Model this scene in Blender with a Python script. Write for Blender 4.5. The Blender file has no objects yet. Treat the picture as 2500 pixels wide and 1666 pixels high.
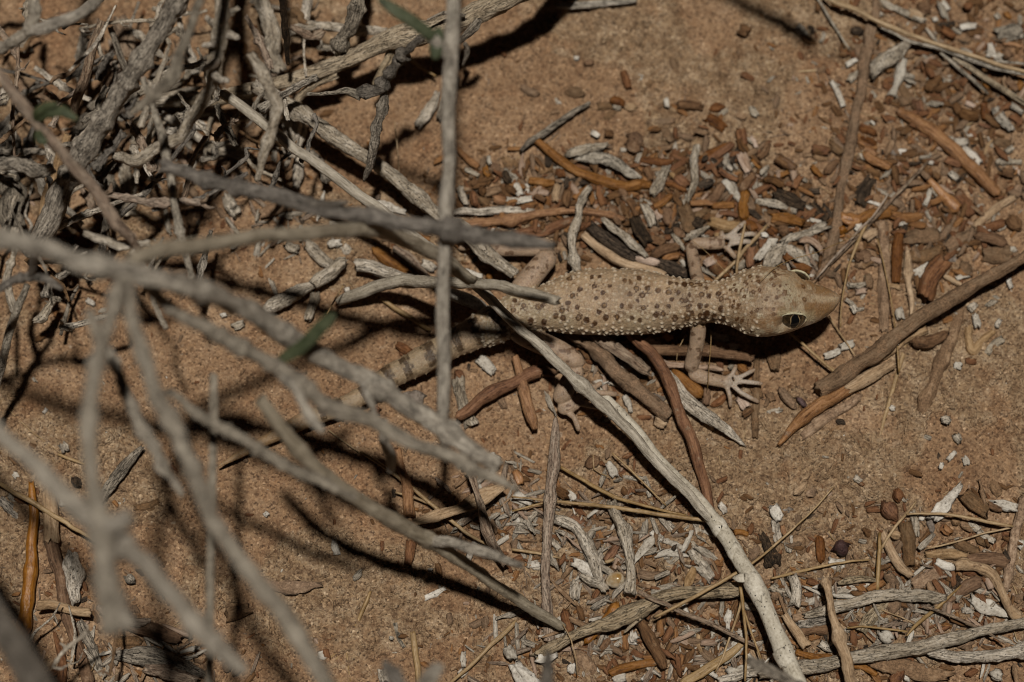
import bpy, math, random
import numpy as np
from mathutils import Vector

random.seed(7)
RNG = np.random.default_rng(7)
SC = bpy.context.scene
COL = SC.collection
MM = 0.001

# ------------------------------------------------------------------ camera, sky, light, exposure
TILT = math.radians(14.0)
DIST = 0.60
LENS = 100.0
cam_data = bpy.data.cameras.new("camera")
cam = bpy.data.objects.new("camera", cam_data)
COL.objects.link(cam)
cam.location = (0.0, -DIST * math.sin(TILT), DIST * math.cos(TILT))
cam.rotation_euler = (TILT, 0.0, 0.0)
cam_data.lens = LENS
cam_data.sensor_width = 36.0
cam_data.clip_start = 0.01
cam_data.clip_end = 20.0
cam_data.dof.use_dof = True
cam_data.dof.focus_distance = 0.583
cam_data.dof.aperture_fstop = 8.0
SC.camera = cam

SUN_ELEVATION = math.radians(87.0)
SUN_AZIMUTH = math.radians(20.0)       # measured from +Y towards +X
world = bpy.data.worlds.new("World")
SC.world = world
world.use_nodes = True
wn = world.node_tree.nodes
bg = wn["Background"]
sky = wn.new("ShaderNodeTexSky")
sky.sky_type = 'NISHITA'
sky.sun_disc = False
sky.sun_elevation = SUN_ELEVATION
sky.sun_rotation = SUN_AZIMUTH
world.node_tree.links.new(sky.outputs[0], bg.inputs[0])
bg.inputs[1].default_value = 0.0012

sun_data = bpy.data.lights.new("sun", 'SUN')  # parallel lamp standing in for the flash held near the lens
sun_data.energy = 3.45
sun_data.angle = math.radians(2.6)
sun_data.color = (1.0, 0.95, 0.88)
sun = bpy.data.objects.new("sun", sun_data)
COL.objects.link(sun)
sun.location = (0.0, 0.05, 0.9)
_d = Vector((math.cos(SUN_ELEVATION) * math.sin(SUN_AZIMUTH), math.cos(SUN_ELEVATION) * math.cos(SUN_AZIMUTH), math.sin(SUN_ELEVATION)))
sun.rotation_euler = _d.to_track_quat('Z', 'Y').to_euler()

SC.view_settings.view_transform = 'Standard'
SC.view_settings.look = 'None'
SC.view_settings.exposure = 0.0
SC.view_settings.gamma = 1.0
SC.view_settings.use_curve_mapping = False
SC.render.engine = 'CYCLES'
SC.cycles.use_denoising = True
SC.cycles.max_bounces = 5
SC.cycles.filter_width = 1.1

# ------------------------------------------------------------------ noise (numpy)
def _hash(ix, iy, iz, seed):
    h = (ix.astype(np.uint32) * np.uint32(374761393) + iy.astype(np.uint32) * np.uint32(668265263)
         + iz.astype(np.uint32) * np.uint32(2147483647) + np.uint32((seed * 1274126177) & 0xffffffff))
    h = (h ^ (h >> np.uint32(13))) * np.uint32(1274126177)
    h = h ^ (h >> np.uint32(16))
    h = h * np.uint32(2246822519)
    h = h ^ (h >> np.uint32(15))
    return h.astype(np.float64) / 4294967295.0 * 2.0 - 1.0

def noise3(x, y, z, seed=0):
    x, y, z = np.broadcast_arrays(np.asarray(x, float), np.asarray(y, float), np.asarray(z, float))
    fx, fy, fz = np.floor(x), np.floor(y), np.floor(z)
    ix, iy, iz = fx.astype(np.int64), fy.astype(np.int64), fz.astype(np.int64)
    tx, ty, tz = x - fx, y - fy, z - fz
    tx, ty, tz = [t * t * t * (t * (t * 6 - 15) + 10) for t in (tx, ty, tz)]
    def c(a, b, d):
        return _hash(ix + a, iy + b, iz + d, seed)
    x00 = c(0, 0, 0) * (1 - tx) + c(1, 0, 0) * tx
    x10 = c(0, 1, 0) * (1 - tx) + c(1, 1, 0) * tx
    x01 = c(0, 0, 1) * (1 - tx) + c(1, 0, 1) * tx
    x11 = c(0, 1, 1) * (1 - tx) + c(1, 1, 1) * tx
    return (x00 * (1 - ty) + x10 * ty) * (1 - tz) + (x01 * (1 - ty) + x11 * ty) * tz

def noise2(x, y, seed=0):
    x, y = np.broadcast_arrays(np.asarray(x, float), np.asarray(y, float))
    fx, fy = np.floor(x), np.floor(y)
    ix, iy = fx.astype(np.int64), fy.astype(np.int64)
    iz = np.zeros_like(ix)
    tx, ty = x - fx, y - fy
    tx, ty = [t * t * t * (t * (t * 6 - 15) + 10) for t in (tx, ty)]
    a = _hash(ix, iy, iz, seed) * (1 - tx) + _hash(ix + 1, iy, iz, seed) * tx
    b = _hash(ix, iy + 1, iz, seed) * (1 - tx) + _hash(ix + 1, iy + 1, iz, seed) * tx
    return a * (1 - ty) + b * ty

def sstep(a, b, x):
    t = np.clip((x - a) / (b - a), 0, 1)
    return t * t * (3 - 2 * t)

def crust(X, Y):
    """where the sand is caked and lumpy (1) or loose and even (0); X, Y in millimetres"""
    return sstep(-0.12, 0.30, noise2(X / 26 + 9.3, Y / 26 + 3.1, 3) + 0.30 * noise2(X / 6, Y / 6, 18) + 0.22 * sstep(-10, 60, X) - 0.05)

def ground_z(x, y, fine=True):
    """height of the sand in metres at x, y (metres)"""
    X, Y = np.asarray(x, float) * 1000.0, np.asarray(y, float) * 1000.0
    g = 1.5 * noise2(X / 24, Y / 24, 1) + 0.9 * noise2(X / 11 + 5, Y / 11, 2)
    if not fine:
        return g * MM
    wx = X + 1.8 * noise2(X / 5, Y / 5, 11) + 0.5 * noise2(X / 1.6, Y / 1.6, 13)
    wy = Y + 1.8 * noise2(X / 5 + 40, Y / 5, 12) + 0.5 * noise2(X / 1.6 + 40, Y / 1.6, 14)
    m = crust(X, Y)
    g = g + 0.55 * noise2(wx / 4.2, wy / 4.2, 4) * (0.4 + m)
    n = noise2(wx / 7.5 + 20, wy / 7.5, 5)
    g = g - 0.8 * m * np.exp(-(n / 0.035) ** 2)                       # cracks in the crust
    g = g + 0.40 * m * sstep(0.02, 0.12, noise2(wx / 3.4 + 7, wy / 3.4, 16)) + 0.28 * m * sstep(0.0, 0.15, noise2(wx / 1.7 + 7, wy / 1.7, 17))
    g = g + 0.55 * m * (np.abs(noise2(wx / 2.1, wy / 2.1, 6)) - 0.3)
    g = g + (0.12 + 0.16 * m) * noise2(X / 1.3, Y / 1.3, 7) + 0.15 * noise2(X / 0.7, Y / 0.7, 8) + 0.10 * noise2(X / 0.38, Y / 0.38, 9)
    return g * MM

# ------------------------------------------------------------------ from a place in the photograph to a place on the site
REG = {'N': (0, 0, 1.0), 'D': (0, 0, 2353 / 2500.0)}
for _k, _v in dict(A=(0, 0, 2.8256), B=(625, 0, 2.8256), C=(1250, 0, 2.8256), Q=(1875, 0, 2.8256), E=(0, 555, 2.8256), F=(625, 555, 2.8256),
                   H=(1875, 555, 2.8256), I=(0, 1110, 2.8208), J=(625, 1110, 2.8208), K=(1250, 1110, 2.8208), L=(1875, 1110, 2.8208),
                   G=(1200, 550, 2.6144)).items():
    REG[_k] = _v
for _i, _v in enumerate([(1050, 330), (1400, 330), (1750, 330), (2100, 330), (2100, 0), (2100, 200), (1050, 530), (1450, 530), (1750, 530), (1250, 780),
                         (1600, 780), (1900, 780), (1100, 1030), (1700, 1200), (2100, 1200), (1150, 1400), (1500, 1400), (1850, 1400), (2100, 1400)]):
    REG['z%d' % (_i + 1)] = (_v[0], _v[1], 5.8725 if _i < 15 else 5.8825)

CAM = np.array(cam.location)
FWD = np.array([0.0, math.sin(TILT), -math.cos(TILT)])
UPV = np.array([0.0, math.cos(TILT), math.sin(TILT)])
PXK = 36.0 / LENS / 2500.0

def nat(reg, x, y):
    ox, oy, s = REG[reg]
    return ox + x / s, oy + y / s

def ray(u, v):
    return np.array([1.0, 0, 0]) * ((u - 1250) * PXK) + UPV * (-(v - 833) * PXK) + FWD

def at_z(u, v, z):
    d = ray(u, v)
    return CAM + d * ((z - CAM[2]) / d[2])

def at_ground(u, v, dz):
    z = dz
    for _ in range(4):
        p = at_z(u, v, z)
        z = float(ground_z(p[0], p[1], False)) + dz
    return at_z(u, v, z)

def px_size(p):
    return float(np.dot(p - CAM, FWD)) * PXK

# ------------------------------------------------------------------ materials
class NT:
    def __init__(self, mat):
        mat.use_nodes = True
        self.t = mat.node_tree
        self.t.nodes.clear()
    def n(self, kind, **kw):
        nd = self.t.nodes.new(kind)
        for k, v in kw.items():
            setattr(nd, k, v)
        return nd
    def l(self, a, b):
        self.t.links.new(a, b)

def ramp(t, fac, stops, interp='LINEAR'):
    r = t.n("ShaderNodeValToRGB")
    r.color_ramp.interpolation = interp
    el = r.color_ramp.elements
    while len(el) < len(stops):
        el.new(0.5)
    for e, (p, c) in zip(el, stops):
        e.position = p
        e.color = (c[0], c[1], c[2], 1) if len(c) == 3 else c
    t.l(fac, r.inputs[0])
    return r.outputs[0]

def mix(t, fac, a, b, mode='MIX'):
    m = t.n("ShaderNodeMix", data_type='RGBA', blend_type=mode)
    if isinstance(fac, (int, float)):
        m.inputs[0].default_value = fac
    else:
        t.l(fac, m.inputs[0])
    for s, v in ((m.inputs[6], a), (m.inputs[7], b)):
        if isinstance(v, tuple):
            s.default_value = (v[0], v[1], v[2], 1)
        else:
            t.l(v, s)
    return m.outputs[2]

def mathn(t, op, a, b=None):
    m = t.n("ShaderNodeMath", operation=op)
    for s, v in ((m.inputs[0], a), (m.inputs[1], b)):
        if v is None:
            continue
        if isinstance(v, (int, float)):
            s.default_value = v
        else:
            t.l(v, s)
    return m.outputs[0]

def noise_tex(t, vec, scale, detail=3.0, rough=0.55):
    n = t.n("ShaderNodeTexNoise")
    n.inputs["Scale"].default_value = scale
    n.inputs["Detail"].default_value = detail
    n.inputs["Roughness"].default_value = rough
    if vec is not None:
        t.l(vec, n.inputs["Vector"])
    return n.outputs[0]

MATS = {}
SAND = [(0.105, 0.058, 0.030), (0.225, 0.136, 0.074), (0.33, 0.215, 0.130)]

def wood(key, dark, mid, light, rough=0.8, streak=1.0, patch=None, patch_amt=0.5, speck=0.0, bump=0.5, spec=0.25, vary=0.18):
    """weathered plant stuff; 'tw' is (across, across, along) in millimetres on every stick"""
    m = bpy.data.materials.new(key)
    t = NT(m)
    at = t.n("ShaderNodeAttribute", attribute_name="tw")
    vec = at.outputs["Vector"]
    st = t.n("ShaderNodeMapping")
    st.inputs["Scale"].default_value = (2.6, 2.6, 0.16)
    t.l(vec, st.inputs[0])
    n1 = noise_tex(t, st.outputs[0], 1.0, 4, 0.65)
    lm = t.n("ShaderNodeMapping")
    lm.inputs["Scale"].default_value = (0.45, 0.45, 0.28)
    t.l(vec, lm.inputs[0])
    n2 = noise_tex(t, lm.outputs[0], 1.0, 5, 0.65)
    n3 = noise_tex(t, vec, 1.9, 3, 0.6)
    f = mathn(t, 'ADD', mathn(t, 'MULTIPLY', n1, 0.5 * streak), mathn(t, 'ADD', mathn(t, 'MULTIPLY', n2, 0.30 + 0.25 * (1 - streak)), mathn(t, 'MULTIPLY', n3, 0.20 + 0.25 * (1 - streak))))
    c = ramp(t, f, [(0.37, dark), (0.475, mid), (0.60, light)])
    cs = t.n("ShaderNodeMapping")
    cs.inputs["Scale"].default_value = (1.5, 1.5, 0.22)
    t.l(vec, cs.inputs[0])
    cr = noise_tex(t, cs.outputs[0], 1.0, 5, 0.6)
    crack = ramp(t, mathn(t, 'ABSOLUTE', mathn(t, 'SUBTRACT', cr, 0.5)), [(0.0, (1, 1, 1)), (0.022, (0, 0, 0))])
    c = mix(t, mathn(t, 'MULTIPLY', crack, 0.5 * min(1.0, bump)), c, tuple(v * 0.35 for v in dark))
    if patch:
        pf = ramp(t, noise_tex(t, vec, 0.42, 5, 0.7), [(0.62 - 0.25 * patch_amt, (0, 0, 0)), (0.69 - 0.25 * patch_amt, (1, 1, 1))])
        grain = ramp(t, noise_tex(t, vec, 3.2, 2, 0.5), [(0.35, tuple(v * 0.5 for v in patch)), (0.65, tuple(v * 1.1 for v in patch))])
        c = mix(t, pf, c, grain)
    if speck > 0:
        vo = t.n("ShaderNodeTexVoronoi")
        vo.inputs["Scale"].default_value = 1.5
        t.l(vec, vo.inputs["Vector"])
        rnd = t.n("ShaderNodeSeparateColor")
        t.l(vo.outputs["Color"], rnd.inputs[0])
        thr = mathn(t, 'MULTIPLY', rnd.outputs[0], 0.30)
        dot = mathn(t, 'LESS_THAN', mathn(t, 'ADD', vo.outputs["Distance"], mathn(t, 'MULTIPLY', n3, 0.1)), thr)
        c = mix(t, mathn(t, 'MULTIPLY', dot, speck), c, (0.022, 0.019, 0.016))
    oi = t.n("ShaderNodeObjectInfo")
    hs = t.n("ShaderNodeHueSaturation")
    t.l(mathn(t, 'ADD', mathn(t, 'MULTIPLY', oi.outputs["Random"], 2 * vary), 1.0 - vary), hs.inputs["Value"])
    t.l(mathn(t, 'ADD', mathn(t, 'MULTIPLY', oi.outputs["Random"], -0.25), 1.12), hs.inputs["Saturation"])
    t.l(c, hs.inputs["Color"])
    b = t.n("ShaderNodeBsdfPrincipled")
    b.inputs["Roughness"].default_value = rough
    b.inputs["Specular IOR Level"].default_value = spec
    t.l(hs.outputs[0], b.inputs["Base Color"])
    if bump:
        bp = t.n("ShaderNodeBump")
        bp.inputs["Strength"].default_value = min(1.0, bump)
        bp.inputs["Distance"].default_value = 0.0006
        t.l(mathn(t, 'SUBTRACT', mathn(t, 'ADD', n1, mathn(t, 'MULTIPLY', n3, 0.9)), mathn(t, 'MULTIPLY', crack, 0.8)), bp.inputs["Height"])
        t.l(bp.outputs[0], b.inputs["Normal"])
    o = t.n("ShaderNodeOutputMaterial")
    t.l(b.outputs[0], o.inputs[0])
    MATS[key] = m
    return m

_sand = SAND[1]
wood('pale', (0.16, 0.128, 0.093), (0.355, 0.298, 0.225), (0.55, 0.485, 0.395), speck=0.9, streak=0.6, bump=0.8)
wood('wan', (0.14, 0.114, 0.08), (0.275, 0.233, 0.172), (0.395, 0.345, 0.268), bump=0.5)
wood('white', (0.20, 0.17, 0.135), (0.42, 0.375, 0.31), (0.56, 0.52, 0.45), speck=0.7, streak=0.2, bump=0.4)
wood('jointed', (0.22, 0.19, 0.14), (0.40, 0.355, 0.275), (0.52, 0.475, 0.385), speck=1.0, streak=0.25, bump=0.25)
wood('gray', (0.05, 0.041, 0.031), (0.215, 0.180, 0.138), (0.40, 0.345, 0.272), bump=1.0, speck=0.3)
wood('ashen', (0.075, 0.062, 0.048), (0.295, 0.255, 0.20), (0.47, 0.415, 0.335), bump=0.9, streak=0.5, speck=0.25)
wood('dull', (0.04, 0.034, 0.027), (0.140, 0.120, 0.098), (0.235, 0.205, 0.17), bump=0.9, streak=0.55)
wood('beige', (0.09, 0.062, 0.036), (0.30, 0.228, 0.142), (0.43, 0.345, 0.235), bump=0.9, speck=0.5)
wood('stalk', (0.12, 0.075, 0.048), (0.26, 0.185, 0.13), (0.38, 0.30, 0.22), bump=0.8)
wood('tan', (0.14, 0.085, 0.042), (0.31, 0.20, 0.105), (0.42, 0.295, 0.175), patch=_sand, patch_amt=0.1)
wood('orange', (0.070, 0.027, 0.007), (0.205, 0.088, 0.024), (0.30, 0.148, 0.050), rough=0.6, patch=_sand, patch_amt=0.0, spec=0.35)
wood('amber', (0.11, 0.040, 0.007), (0.245, 0.100, 0.020), (0.35, 0.165, 0.044), rough=0.4, spec=0.45, bump=0.3)
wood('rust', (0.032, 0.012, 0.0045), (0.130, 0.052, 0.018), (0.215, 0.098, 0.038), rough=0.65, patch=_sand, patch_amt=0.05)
wood('brown', (0.035, 0.018, 0.008), (0.118, 0.060, 0.027), (0.195, 0.110, 0.054), patch=_sand, patch_amt=0.2)
wood('bark', (0.035, 0.021, 0.011), (0.145, 0.088, 0.047), (0.22, 0.147, 0.088), patch=_sand, patch_amt=0.55, streak=0.6)
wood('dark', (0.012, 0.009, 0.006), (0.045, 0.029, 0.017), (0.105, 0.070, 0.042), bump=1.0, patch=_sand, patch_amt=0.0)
wood('sandy', (0.13, 0.078, 0.042), (0.25, 0.155, 0.085), (0.34, 0.23, 0.14), patch=_sand, patch_amt=0.7, streak=0.3)
wood('pink', (0.20, 0.125, 0.085), (0.36, 0.255, 0.185), (0.47, 0.355, 0.275))
wood('straw', (0.13, 0.078, 0.03), (0.265, 0.170, 0.075), (0.38, 0.265, 0.135), rough=0.5, spec=0.4, bump=0.3)
wood('stone', (0.085, 0.068, 0.054), (0.155, 0.125, 0.100), (0.24, 0.20, 0.165), rough=0.7, streak=0.1)
wood('plum', (0.022, 0.011, 0.010), (0.050, 0.026, 0.024), (0.085, 0.048, 0.044), rough=0.5, streak=0.1)
wood('leaf', (0.022, 0.027, 0.012), (0.040, 0.050, 0.022), (0.078, 0.086, 0.046), rough=0.6, streak=0.3, bump=0.3)
COLOUR = dict(pale='pale grey', white='chalk white', gray='grey', tan='tan', orange='orange brown', amber='amber', rust='rust red', brown='brown', bark='earthy brown',
              dark='black brown', sandy='sand crusted', pink='pinkish', straw='straw yellow', stone='grey', plum='dark plum', beige='beige', stalk='fibrous brown', wan='pale', ashen='ash grey')

# the resin bead: clear honey coloured lump
_m = bpy.data.materials.new('resin')
_t = NT(_m)
_b = _t.n("ShaderNodeBsdfPrincipled")
_n = ramp(_t, noise_tex(_t, _t.n("ShaderNodeTexCoord").outputs["Object"], 420, 3), [(0.35, (0.42, 0.24, 0.07)), (0.6, (0.62, 0.52, 0.36))])
_t.l(_n, _b.inputs["Base Color"])
_b.inputs["Roughness"].default_value = 0.12
_b.inputs["Transmission Weight"].default_value = 0.45
_b.inputs["IOR"].default_value = 1.45
_o = _t.n("ShaderNodeOutputMaterial")
_t.l(_b.outputs[0], _o.inputs[0])
MATS['resin'] = _m

# ------------------------------------------------------------------ mesh helpers
def link_mesh(name, verts, faces, mat, parent=None, origin=None, tw=None, smooth=True):
    verts = np.asarray(verts, float)
    if origin is None:
        origin = verts.mean(axis=0)
        origin[2] = verts[:, 2].min()
    me = bpy.data.meshes.new(name)
    me.from_pydata((verts - origin).tolist(), [], faces)
    if tw is not None:
        a = me.attributes.new("tw", 'FLOAT_VECTOR', 'POINT')
        a.data.foreach_set("vector", np.asarray(tw, np.float32).ravel())
    me.materials.append(mat)
    if smooth:
        me.polygons.foreach_set("use_smooth", [True] * len(me.polygons))
    me.update()
    o = bpy.data.objects.new(name, me)
    COL.objects.link(o)
    if parent is not None:
        o.parent = parent
        o.location = Vector(origin) - parent_world(parent)
    else:
        o.location = Vector(origin)
    return o

def parent_world(p):
    v = Vector(p.location)
    while p.parent is not None:
        p = p.parent
        v += Vector(p.location)
    return v

def tag(o, label=None, category=None, group=None, kind=None):
    if label: o['label'] = label
    if category: o['category'] = category
    if group: o['group'] = group
    if kind: o['kind'] = kind
    return o

def catmull(P, n):
    P = np.asarray(P, float)
    if len(P) == 2:
        t = np.linspace(0, 1, n)[:, None]
        return P[0] * (1 - t) + P[1] * t
    E = np.vstack([2 * P[0] - P[1], P, 2 * P[-1] - P[-2]])
    k = np.linspace(0, len(P) - 1 - 1e-9, n)
    i = k.astype(int)
    t = (k - i)[:, None]
    a, b, c, d = E[i], E[i + 1], E[i + 2], E[i + 3]
    return 0.5 * ((2 * b) + (c - a) * t + (2 * a - 5 * b + 4 * c - d) * t ** 2 + (3 * b - a - 3 * c + d) * t ** 3)

def tube(P, R, seg=12, step=0.0006, rough=0.12, ridge=0.0, nridge=5, knots=(), flat=1.0, wobble=0.0, seed=0, ragged=0.5, round_ends=False, maxn=300, kink=0.0, plates=0.0, cracks=0.0):
    """a stick: P centre points (m), R radii (m); returns verts, faces, tw"""
    P = np.asarray(P, float)
    R = np.asarray(R, float)
    L = float(np.linalg.norm(np.diff(P, axis=0), axis=1).sum())
    n = int(max(6, min(maxn, L / step)))
    C = catmull(P, n)
    if kink and len(P) > 2:
        tl = np.linspace(0, len(P) - 1, n)
        lin = np.stack([np.interp(tl, np.arange(len(P)), P[:, k]) for k in range(3)], axis=1)
        C = C * (1 - kink) + lin * kink
    r = np.interp(np.linspace(0, 1, n), np.linspace(0, 1, len(R)), R)
    s = np.concatenate([[0], np.cumsum(np.linalg.norm(np.diff(C, axis=0), axis=1))])
    rm = float(r.mean())
    off = seed * 17.31
    if wobble:
        lam = max(5 * rm, 0.002)
        C = C.copy()
        env = np.minimum(1, np.minimum(s, s[-1] - s) / (lam + 1e-9))
        C[:, 0] += wobble * rm * noise2(s / lam + off, np.full(n, 3.3), seed) * env
        C[:, 1] += wobble * rm * noise2(s / lam + off, np.full(n, 7.7), seed + 1) * env
        C[:, 2] += 0.5 * wobble * rm * noise2(s / lam + off, np.full(n, 9.7), seed + 2) * env
    T = np.gradient(C, axis=0)
    T /= np.linalg.norm(T, axis=1)[:, None] + 1e-12
    N1 = np.cross(T, np.array([0, 0, 1.0]))
    nl = np.linalg.norm(N1, axis=1)
    N1 = np.where(nl[:, None] > 0.05, N1 / (nl[:, None] + 1e-9), np.array([1.0, 0, 0]))
    N2 = np.cross(N1, T)
    for ks, ka, kw in knots:
        r = r * (1 + ka * np.exp(-((s / s[-1] - ks) * s[-1] / (kw * rm)) ** 2))
    if round_ends:
        e = np.minimum(s, s[-1] - s)
        r = r * np.sqrt(np.clip(1 - (1 - np.clip(e / (rm * 1.1), 0, 1)) ** 2, 0.02, 1))
    th = np.linspace(0, 2 * math.pi, seg, endpoint=False)
    S, TH = np.meshgrid(s, th, indexing='ij')
    q = S / (rm * 2.4) + off
    rr = np.ones_like(S)
    rr += rough * (0.9 * noise3(np.cos(TH) * 1.3 + 31, np.sin(TH) * 1.3, q * 0.8, seed) + 0.6 * noise3(np.cos(TH) * 2.6, np.sin(TH) * 2.6 + 11, q * 1.9, seed + 5)
                   + 0.45 * noise3(np.cos(TH) * 5, np.sin(TH) * 5 + 11, q * 3.6, seed + 6))
    if plates:
        pn = noise3(np.cos(TH) * 1.7 + 3, np.sin(TH) * 1.7, q * 0.75 + 0.4 * np.sin(TH + seed), seed + 21)
        rr += plates * (sstep(0.05, 0.16, pn) + 0.7 * sstep(0.30, 0.38, pn) - 0.5)
    if cracks:
        cn = noise3(np.cos(TH) * 2.2 + 9, np.sin(TH) * 2.2, q * 0.42, seed + 23)
        rr -= cracks * np.exp(-(cn / 0.06) ** 2)
    if ridge:
        ph = 0.5 * noise2(s / (rm * 8) + off, np.zeros(n), seed + 9)
        rr += ridge * (np.abs(np.cos((TH + ph[:, None]) * nridge / 2 + seed)) - 0.6)
    RR = rr * r[:, None]
    a, b = np.cos(TH) * RR, np.sin(TH) * RR * flat
    V = C[:, None, :] + N1[:, None, :] * a[..., None] + N2[:, None, :] * b[..., None]
    if ragged:
        for end, sg in ((0, -1), (-1, 1)):
            V[end] += T[end] * (sg * ragged * rm * (noise2(np.cos(th) * 2 + off, np.sin(th) * 2 + end, seed + 3)))[:, None]
    V = V.reshape(-1, 3)
    tw = np.stack([np.cos(TH) * r[:, None] * 1000 + off % 50, np.sin(TH) * r[:, None] * 1000, S * 1000 + (off * 3) % 90], axis=-1).reshape(-1, 3)
    ii, jj = np.meshgrid(np.arange(n - 1), np.arange(seg), indexing='ij')
    kk = (jj + 1) % seg
    F = np.stack([ii * seg + jj, ii * seg + kk, (ii + 1) * seg + kk, (ii + 1) * seg + jj], axis=-1).reshape(-1, 4).tolist()
    c0, c1 = len(V), len(V) + 1
    V = np.vstack([V, C[0] + T[0] * rm * 0.15, C[-1] - T[-1] * rm * 0.15])
    tw = np.vstack([tw, tw[0] * [1, 1, 1], tw[c0 - 1]])
    for j in range(seg):
        k = (j + 1) % seg
        F.append((k, j, c0))
        F.append(((n - 1) * seg + j, (n - 1) * seg + k, c1))
    return V, F, tw

BARKY = {'pale', 'gray', 'beige', 'bark', 'sandy', 'stalk', 'white'}
SMOOTH = {'wan', 'ashen', 'dull', 'tan', 'orange', 'rust', 'brown', 'dark', 'pink'}
_seed = [0]
def path(reg, pts, w, h=None):
    """photo points -> centre points and radii.  two numbers: lies on the sand (h mm above it, else by its thickness); three: height in mm"""
    sc = REG[reg][2]
    if not isinstance(w, (list, tuple)):
        w = [w] * len(pts)
    if len(w) != len(pts):
        w = list(np.interp(np.linspace(0, 1, len(pts)), np.linspace(0, 1, len(w)), w))
    P, R = [], []
    for p, wi in zip(pts, w):
        u, v = nat(reg, p[0], p[1])
        rpx = wi / sc / 2
        if len(p) == 3:
            q = at_z(u, v, p[2] * MM)
        else:
            rad = rpx * 0.6 * PXK
            q = at_ground(u, v, (h * MM) if h is not None else rad * 0.40)
        P.append(q)
        R.append(rpx * px_size(q))
    return np.array(P), np.array(R)

def stick(name, reg, pts, w, mat, label=None, cat=None, group=None, parent=None, h=None, **kw):
    _seed[0] += 1
    P, R = path(reg, pts, w, h)
    kw.setdefault('seed', _seed[0])
    kw.setdefault('kink', 0.45)
    kw.setdefault('step', 0.00042)
    if mat in BARKY and kw.get('seg', 18) >= 12:
        kw.setdefault('plates', 0.10)
        kw.setdefault('cracks', 0.14)
        kw['seg'] = max(20, kw.get('seg', 20))
    elif mat in SMOOTH and kw.get('seg', 18) >= 12:
        kw.setdefault('cracks', 0.07)
        kw.setdefault('plates', 0.07)
        kw['seg'] = max(16, kw.get('seg', 16))
    V, F, tw = tube(P, R, **kw)
    o = link_mesh(name, V, F, MATS[mat], parent=parent, origin=P[0] if parent is None else P[0], tw=tw)
    return tag(o, label, cat, group)
# ------------------------------------------------------------------ the sand
def grid_axis(a, b, step):
    core = np.arange(a, b + step, step)
    out = [core[-1]]
    d = step
    while out[-1] < 4.0:
        d *= 1.35
        out.append(out[-1] + d)
    lo = [core[0]]
    d = step
    while lo[-1] > -4.0:
        d *= 1.35
        lo.append(lo[-1] - d)
    return np.concatenate([np.array(lo[1:][::-1]), core, np.array(out[1:])])

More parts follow.
